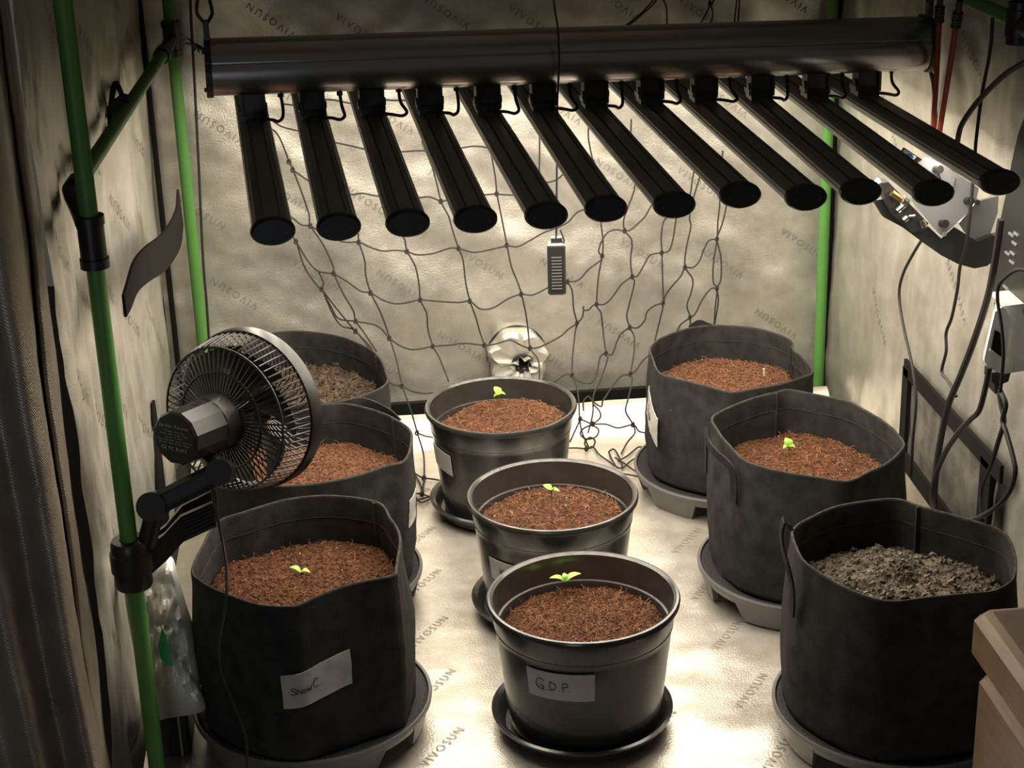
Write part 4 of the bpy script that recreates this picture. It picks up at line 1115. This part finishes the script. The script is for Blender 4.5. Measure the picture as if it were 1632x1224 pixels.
# ------------------------------------------------------------------ opened door flap at the left edge
def flap():
    edge = lambda v: 3 + 0.1433*(v+40) - 0.0000062*(v+40)**2          # the tent's front left edge
    rails = [(0, 'x', -0.705, -0.703), (-7, 'x', -0.700, -0.684), (-15, 'x', -0.702, -0.686), (-23, 'x', -0.708, -0.706),
             ]
    outer = [(-30, 62, 170, -0.86, -0.81), (-75, 32, 150, -0.90, -0.86), (-135, -15, 108, -0.885, -0.825), (-190, -75, 74, -0.93, -0.89), (-255, -130, 22, -0.905, -0.85), (-340, -210, -50, -0.95, -0.90)]
    nV = 110; cols = []
    for i, (du, ax, d0, d1) in enumerate(rails):
        col = []
        for j in range(nV+1):
            b = j/nV; v = -40 + 1310*b
            spread = 0.75 + 0.5*b
            col.append(at(edge(v) + du*spread + 0.012*du*math.sin(b*5), v, ax, d0+(d1-d0)*b))
        cols.append(col)
    for (u0, u1, u2, d0, d1) in outer:
        col = []
        for j in range(nV+1):
            b = j/nV; v = -40 + 1310*b
            col.append(at(u0*(1-b)*(1-2*b) + u1*4*b*(1-b) + u2*b*(2*b-1), v, 'y', d0+(d1-d0)*b))
        cols.append(col)
    cols.reverse()
    grid = []
    for j in range(nV+1):
        row = smooth_path([c[j] for c in cols], 7)
        pts = []
        for q in row:
            pts.append(q + Vector((1, -0.6, 0))*(0.004*fbm(q.y*9, q.z*5, 3.0, 4) + 0.005*nz(q.y*11, q.z*2.5, 8.0)))
        grid.append(pts)
    w = len(grid[0]); vs = [p for r in grid for p in r]
    fs = [(j*w+i, j*w+i+1, (j+1)*w+i+1, (j+1)*w+i) for j in range(nV) for i in range(w-1)]
    o = MB().add(vs, fs).build('tent_door_flap', M['flap'], loc=grid[-1][w//2], angle=1.5)
    sd = o.modifiers.new('thickness', 'SOLIDIFY'); sd.thickness = 0.002; sd.offset = -1
    tag(o, 'dull brownish silver tent door flap hanging in folds at the left edge', 'tent flap')
    # lettering on the flap
    def surf(a, b):
        a = max(0.0, min(0.999, a))*(w-1); b = max(0.0, min(0.999, b))*nV
        i, j = int(a), int(b); fa, fb = a-i, b-j
        g = lambda jj, ii: grid[min(nV, jj)][min(w-1, ii)]
        p = g(j, i).lerp(g(j, i+1), fa).lerp(g(j+1, i).lerp(g(j+1, i+1), fa), fb)
        n = (CAM - p).normalized()
        return p + n*0.004
    for (a, b, ang, s) in ((0.42, 0.62, 0.9, 1.0), (0.30, 0.84, 0.95, 1.15), (0.52, 0.94, 1.0, 1.15)):
        vs, fs = VW; ca, sa = math.cos(-ang), math.sin(-ang)
        out = [surf(a + (v.x*ca - v.y*sa)*0.028*s, b - (v.x*sa + v.y*ca)*0.024*s) for v in vs]
        MB().add(out, fs).build('printed_word', M['print'], o, smooth=False)
flap()

# ------------------------------------------------------------------ crumpled bag behind the front left pole
def bag():
    P0 = at(258, 1140, 'y', -0.50)
    out = [(192,898),(205,890),(236,884),(272,886),(283,915),(296,960),(312,1010),(318,1060),(320,1095),(328,1122),(318,1136),(270,1144),(240,1146),(226,1100),(214,1040),(203,980),(196,930)]
    cu = sum(p[0] for p in out)/len(out); cv = sum(p[1] for p in out)/len(out)
    ring = smooth_path([Vector((u, v, 0)) for u, v in out], 4, True)
    N = len(ring); R = 16; t = empty('silver_bag', atz(cu, 1146, 2.52))
    mb = MB(); vs = []; fs = []
    for side in (-1, 1):
        base = len(vs)
        for r in range(R+1):
            s = r/R
            for p in ring:
                u = cu + (p.x-cu)*s; v = cv + (p.y-cv)*s
                Z = 2.515 + side*(0.030*math.sqrt(max(0, 1-s*s)) + 0.020*abs(fbm(u*0.03, v*0.016, 4+side, 3))*(1-s**4))
                vs.append(atz(u, v, Z))
        for r in range(R):
            for k in range(N):
                f = (base+r*N+k, base+r*N+(k+1) % N, base+(r+1)*N+(k+1) % N, base+(r+1)*N+k)
                fs.append(f if side < 0 else tuple(reversed(f)))
    mb.add(vs, fs).build('pouch', M['bag'], t, angle=0.5)
    # green printed panel and dark folded back
    gp = [(258,1000),(264,1012),(272,1040),(276,1062),(266,1060),(256,1050),(252,1030)]
    MB().add([atz(u, v, 2.458) for u, v in gp] + [atz(u, v, 2.464) for u, v in gp], [tuple(range(7)), tuple(range(13, 6, -1))] + [(i, (i+1) % 7, 7+(i+1) % 7, 7+i) for i in range(7)]).build('green_panel', M['green_cloth'], t, smooth=False)
    tag(t, 'crumpled pale silver bag with a green panel behind the front pole', 'bag')
bag()
# dark box standing under the bag, with a pale strip on its front edge
bx = at(285, 1200, 'y', -0.47)
t = empty('dark_box', Vector((bx.x, -0.47, 0.002)))
MB().box((bx.x-0.005, -0.46, 0.052), (0.060, 0.12, 0.10), None, 0.004).build('box_body', M['black'], t, angle=0.5)
MB().box((bx.x+0.012, -0.5215, 0.052), (0.003, 0.002, 0.098)).build('edge_strip', M['steel'], t, smooth=False)
tag(t, 'small dark box on the floor below the silver bag', 'box')

# ------------------------------------------------------------------ left wall straps
def ribbon(name, px, wid, plane, val, mat, label, cat, off=0.0, parent=None, th=0.0025):
    P = smooth_path([at(u, v, plane, val) for u, v in px], 5)
    n = len(P); vs = []; fs = []
    ws = [wid]*n if not isinstance(wid, (list, tuple)) else [wid[0]+(wid[1]-wid[0])*i/(n-1) for i in range(n)]
    ax = Vector((1,0,0)) if plane == 'x' else Vector((0,1,0))
    for i, p in enumerate(P):
        t = (P[min(i+1, n-1)]-P[max(i-1, 0)]).normalized(); s = t.cross(ax).normalized()
        for d in (-th, th):
            vs += [p + s*ws[i]/2 + ax*d, p - s*ws[i]/2 + ax*d]
    for i in range(n-1):
        a = i*4; b = a+4
        fs += [(a, a+1, b+1, b), (a+2, b+2, b+3, a+3), (a, b, b+2, a+2), (a+1, a+3, b+3, b+1)]
    fs += [(0,2,3,1), ((n-1)*4, (n-1)*4+1, (n-1)*4+3, (n-1)*4+2)]
    o = MB().add(vs, fs).build(name, mat, parent, angle=0.7, **({} if parent else {'loc': P[0]}))
    if label: tag(o, label, cat)
    return o
ribbon('vent_strap', [(287,330),(283,365),(262,400),(235,420),(216,440),(205,470),(198,488)], (0.075, 0.03), 'x', -0.630, M['trim'], 'grey webbing strap curling off the left wall between the two poles', 'strap', th=0.002)
ribbon('vent_flap_edge', [(244,640),(250,700),(256,770),(262,840)], (0.02, 0.13), 'x', -0.690, M['trim'], 'dark pointed vent flap edge on the left wall behind the fan', 'vent flap')

# cable along the back left corner
pts = [at(u, v, 'y', 0.60) for u, v in ((302,-30),(305,40),(309,110),(313,190),(317,270),(320,340),(324,420),(329,480),(333,540),(338,600),(345,690))]
tag(MB().tube(smooth_path(pts, 5), 0.0028, 6).build('hanging_cable', M['cord'], loc=pts[-1]), 'thin black cable hanging beside the back left pole', 'cable')
# twist tie by the lamp's left end
c = at(312, 72, 'y', 0.0)
tag(MB().tube(smooth_path([c, c+Vector((0.012,0,-0.008)), c+Vector((0.026,0,-0.014))], 4), 0.0035, 6).tube(smooth_path([c+Vector((-0.012,0,0.012)), c, c+Vector((-0.006,0,-0.012))], 4), 0.0012, 5).tube(smooth_path([c+Vector((-0.016,0,0.004)), c, c+Vector((0.004,0,-0.012))], 4), 0.0012, 5).build('cable_tie', M['cord'], loc=c), 'black cable tie at the left end of the grow light', 'cable tie')

# ------------------------------------------------------------------ right wall: vent, straps, cables, power
def vent():
    zt, zb, y0, y1 = 0.295, 0.125, 0.075, -0.36
    X = WX - 0.035
    t = empty('vent_window', Vector((X, (y0+y1)/2, zb)))
    MB().grid(lambda a, b: Vector((X+0.006+0.004*nz(a*5, b*4, 2), y0+(y1-y0)*a, zb+(zt-zb)*b)), 24, 14).build('mesh_panel', M['vent_mesh'], t)
    def strip(p, q, w_, nm, m):
        d = (q-p).normalized(); s = d.cross(Vector((1,0,0)))
        vs = []
        for P in (p, q):
            for k in (-1, 1):
                for x in (-0.003, 0.003): vs.append(P + s*k*w_/2 + Vector((x,0,0)))
        MB().add(vs, [(0,1,3,2),(4,6,7,5),(0,4,5,1),(2,3,7,6),(0,2,6,4),(1,5,7,3)]).build(nm, m, t, smooth=False)
    strip(Vector((X, y0+0.01, zt)), Vector((X, y1-0.03, zt+0.004)), 0.030, 'top_strip', M['trim'])
    strip(Vector((X, y0, zt)), Vector((X, y0, zb)), 0.030, 'side_strip', M['webbing_gap_shade'])
    strip(Vector((X, y1+0.03, zt)), Vector((X, y1+0.03, zb)), 0.045, 'side_strip', M['webbing_gap_shade'])
    strip(Vector((X, y0+0.02, zb)), Vector((X, y1, zb-0.01)), 0.034, 'bottom_strip', M['webbing_gap_shade'])
    tag(t, 'grey mesh vent window with dark straps low on the right wall', 'vent window')
vent()

def cable(px, r, label, plane=('x', 0.6), name='power_cable', group=None):
    P = []
    for q in px:
        if len(q) == 3: P.append(at(q[0], q[1], 'x', q[2]))
        else: P.append(at(q[0], q[1], plane[0], plane[1]))
    o = MB().tube(smooth_path(P, 6), r, 7).build(name, M['cord'], loc=P[-1])
    return tag(o, label, 'cable', group)
cable([(1665,300),(1632,325),(1600,352),(1570,385)][:0] or [(1640,95),(1600,120),(1560,160),(1535,195),(1527,220),(1522,260),(1512,300),(1500,320)], 0.0042, 'thick black cable looping from the top right edge behind the last light bar', ('x', 0.58))
cable([(1582,28),(1578,80),(1565,150),(1556,220),(1553,260),(1547,330),(1540,390),(1530,425),(1526,460),(1517,505),(1508,530),(1508,560),(1501,592),(1512,608),(1524,632)], 0.0026, 'thin black wire hanging free down the right wall', ('x', 0.59))
cable([(1595,350),(1588,400),(1575,470),(1553,540),(1530,600),(1513,640),(1503,680),(1493,740),(1489,800),(1490,860)], 0.0052, 'thick black cable running down from the power strip', ('x', 0.575))
cable([(1476,372),(1458,400),(1440,435),(1433,470),(1440,520),(1449,560),(1455,590),(1460,640),(1455,700),(1452,760)], 0.0026, 'thin black wire bowing down from the wall controller', ('x', 0.60))
cable([(1577,585),(1570,620),(1560,655),(1545,670),(1527,690),(1507,720),(1492,755),(1486,790),(1490,830)], 0.0042, 'black cable curving down from the white plug adapter', ('x', 0.545))
cable([(1592,625),(1596,650),(1600,672),(1592,700),(1580,740),(1566,775),(1564,800),(1567,840)], 0.0036, 'black plug cable hanging straight under the white adapter', ('x', 0.56))
cable([(1594,622),(1603,645),(1598,670),(1604,690),(1615,730),(1618,755),(1608,785),(1585,810),(1560,825),(1540,832)], 0.0036, 'black plug cable looping to the right under the white adapter', ('x', 0.555))
cable([(1465,60),(1477,95),(1487,130),(1490,170),(1492,215),(1494,260)], 0.0034, 'black cable leaving the right end of the grow light', ('y', 0.06))
cable([(1640,432),(1622,430),(1605,440),(1592,455),(1590,480),(1596,520),(1599,560),(1597,600),(1594,625)], 0.0024, 'thin glossy cable passing in front of the white adapter', ('x', 0.515))

# red straps
def red_strap(p, q, label):
    A = at(p[0], p[1], 'x', 0.615); B = at(q[0], q[1], 'x', 0.632)
    t = empty('red_strap', B)
    MB().tube([A, A.lerp(B, 0.5) + Vector((0.0005,0,0)), B], 0.0048, 8).build('cord', M['red'], t)
    d = (B-A).normalized()
    sl = MB()
    for k in range(5):
        c0 = A + d*(0.002 + k*0.0055)
        sl.tube([c0, c0 + d*0.004], 0.0082 - 0.0005*(k % 2), 10)
    sl.tube([A - d*0.02, A + d*0.002], 0.0052, 8)
    sl.build('ferrule', M['black'], t, angle=0.4)
    MB().tube(smooth_path([A - d*0.02, A - d*0.035 + Vector((0.006,0,0)), A - d*0.048 + Vector((0.0,0,0)), A - d*0.09], 4), 0.0022, 6).build('hook', M['black'], t)
    tag(t, label, 'strap', 'red elastic straps by the right wall')
red_strap((1498, 8), (1487, 212), 'red elastic strap, the left one of the pair by the right wall')
red_strap((1527, 18), (1496, 218), 'red elastic strap, the right one of the pair by the right wall')

def prism(px, plane, val, th, name, mat, parent):
    ax = Vector((1,0,0)) if plane == 'x' else Vector((0,1,0))
    n = len(px); a = [at(u, v, plane, val) for u, v in px]
    vs = a + [p + ax*th for p in a]
    return MB().add(vs, [tuple(range(n)), tuple(range(2*n-1, n-1, -1))] + [(i, n+i, n+(i+1) % n, (i+1) % n) for i in range(n)]).build(name, mat, parent, smooth=False)
def controller():
    Y = -0.29
    t = empty('wall_controller', at(1500, 425, 'y', Y))
    # black carrier plate with a rounded lower end
    prism([(1392,320),(1408,346),(1438,362),(1470,386),(1500,407),(1527,421),(1553,428),(1573,424),(1590,411),(1596,372),(1576,378),(1558,385),(1540,374),(1520,362),(1500,380),(1470,352),(1440,334),(1415,316)], 'y', Y+0.012, 0.012, 'carrier_arm', M['black'], t)
    prism([(1541,341),(1556,322),(1592,312),(1590,340),(1577,377),(1559,385),(1538,371),(1528,356)], 'y', Y+0.030, 0.006, 'back_panel', M['plate'], t)
    pl = prism([(1460,262),(1476,252),(1502,262),(1530,280),(1560,300),(1556,318),(1541,341),(1502,376),(1496,372),(1452,318)], 'y', Y, 0.006, 'face_plate', M['plate'], t)
    for (u, v) in ((1501,356),(1541,320),(1492,270)):
        p = at(u, v, 'y', Y-0.001)
        MB().tube([p, p + Vector((0.002,-0.012,0.003))], 0.0060, 12).build('bolt', M['black'], pl)
    for (u, v) in ((1503,371),(1556,321)):
        p = at(u, v, 'y', Y-0.001)
        MB().tube([p, p + Vector((0,-0.006,0))], 0.0042, 10).build('bolt', M['steel'], pl)
    p0, p1 = at(1493, 268, 'y', Y-0.004), at(1501, 292, 'y', Y-0.004)
    MB().tube([p0, p1], 0.0022, 6).build('rod', M['steel'], pl)
    p0, p1 = at(1521, 284, 'y', Y-0.006), at(1516, 302, 'y', Y-0.006)
    MB().tube([p0, p1], 0.0028, 6).build('rod', M['tray'], pl)
    # dark valve block with metal fittings along the left edge
    vb = prism([(1404,292),(1416,290),(1480,356),(1474,366),(1455,371),(1425,345),(1410,318)], 'y', Y-0.014, 0.022, 'valve_block', M['black'], t)
    for (a, b, r, m) in (((1421,307),(1441,322),0.0052,'brass'), ((1438,318),(1446,324),0.0068,'steel'), ((1430,336),(1441,326),0.0045,'steel'), ((1440,351),(1446,346),0.0050,'steel'), ((1448,345),(1458,344),0.0024,'steel'), ((1470,352),(1474,362),0.0045,'steel')):
        MB().tube([at(*a, 'y', Y-0.022), at(*b, 'y', Y-0.022)], r, 10).build('fitting', M[m], vb)
    prism([(1391,293),(1401,285),(1405,290),(1395,297)], 'y', Y-0.012, 0.006, 'tag_label', M['white'], t)
    # sticker plate peeping between the bars
    sp = prism([(1432,250),(1442,236),(1475,258),(1466,268)], 'y', Y+0.004, 0.006, 'sticker_plate', M['trim'], t)
    prism([(1434,249),(1443,238),(1461,250),(1449,261)], 'y', Y-0.001, 0.004, 'sticker', M['white'], sp)
    prism([(1439,252),(1444,246),(1452,246),(1456,251),(1449,258)], 'y', Y-0.003, 0.003, 'sticker_print', M['blue'], sp)
    tag(t, 'grey metal controller plate with brass fittings behind the last light bars', 'controller')
controller()

def power_strip():
    X = 0.615
    t = empty('power_strip', at(1600, 500, 'x', X))
    b = prism([(1640,165),(1622,215),(1612,260),(1603,310),(1590,370),(1581,435),(1585,500),(1640,500)], 'x', X, 0.03, 'casing', M['black'], t)
    for (u, v) in ((1612,374),(1620,373),(1617,388),(1606,404),(1614,404),(1613,418),(1603,458),(1598,487)):
        p = at(u, v, 'x', X-0.0008)
        MB().box(p, (0.003, 0.018, 0.003)).build('socket_slot', M['plate'], b, smooth=False)
    tag(t, 'black power strip fixed upright at the right edge', 'power strip')
    # white adapter
    Y = -0.49
    s = empty('plug_adapter', at(1600, 595, 'y', Y))
    front = [(1586,497),(1598,489),(1603,492),(1612,505),(1601,590),(1596,596),(1575,585),(1569,576),(1569,570)]
    fr = prism(front, 'y', Y, 0.006, 'front_shell', M['white'], s)
    body = [(1598,488),(1632,484),(1680,484),(1680,580),(1640,590),(1600,596),(1606,540),(1610,505)]
    prism(body, 'y', Y+0.008, 0.06, 'body_shell', M['white'], s)
    prism([(1586,526),(1600,534),(1597,570),(1580,557)], 'y', Y-0.002, 0.003, 'display_window', M['screen'], fr)
    prism([(1579,556),(1594,568),(1594,571),(1578,559)], 'y', Y-0.003, 0.004, 'button', M['white'], fr)
    tag(s, 'white plug adapter with a small dark window at the right edge', 'plug adapter')
    q = empty('power_plug', at(1592, 630, 'y', Y+0.02))
    prism([(1581,594),(1612,590),(1607,608),(1598,612),(1596,628),(1586,628),(1585,612),(1580,608)], 'y', Y+0.012, 0.03, 'plug_body', M['black'], q)
    tag(q, 'black power plug hanging under the white adapter', 'power plug')
power_strip()

# ------------------------------------------------------------------ wooden cabinet at the lower right
def cabinet():
    c = at(1548, 968, 'y', -0.86)
    x0, zt = c.x, c.z
    x1, y0, y1 = x0+0.42, -0.86, -1.55
    th = 0.070
    t = empty('wooden_cabinet', Vector(((x0+x1)/2, (y0+y1)/2, -0.01)))
    top = MB().box(((x0+x1)/2, (y0+y1)/2, zt-th/2), (x1-x0, y0-y1, th), None, 0.012).build('top_board', M['wood'], t, angle=0.4)
    MB().box(((x0+x1)/2+0.004, (y0+y1)/2, zt+0.0006), (x1-x0-0.036, y0-y1-0.035, 0.003)).build('top_inlay', M['wood_top'], top, smooth=False)
    MB().box(((x0+x1)/2+0.002, (y0+y1)/2-0.006, (zt-th-0.014)/2), (x1-x0-0.004, y0-y1-0.03, zt-th+0.006), None, 0.014).build('carcass', M['wood'], t, angle=0.4)
    tag(t, 'pale wooden cabinet with a dark top at the bottom right corner', 'cabinet')
cabinet()
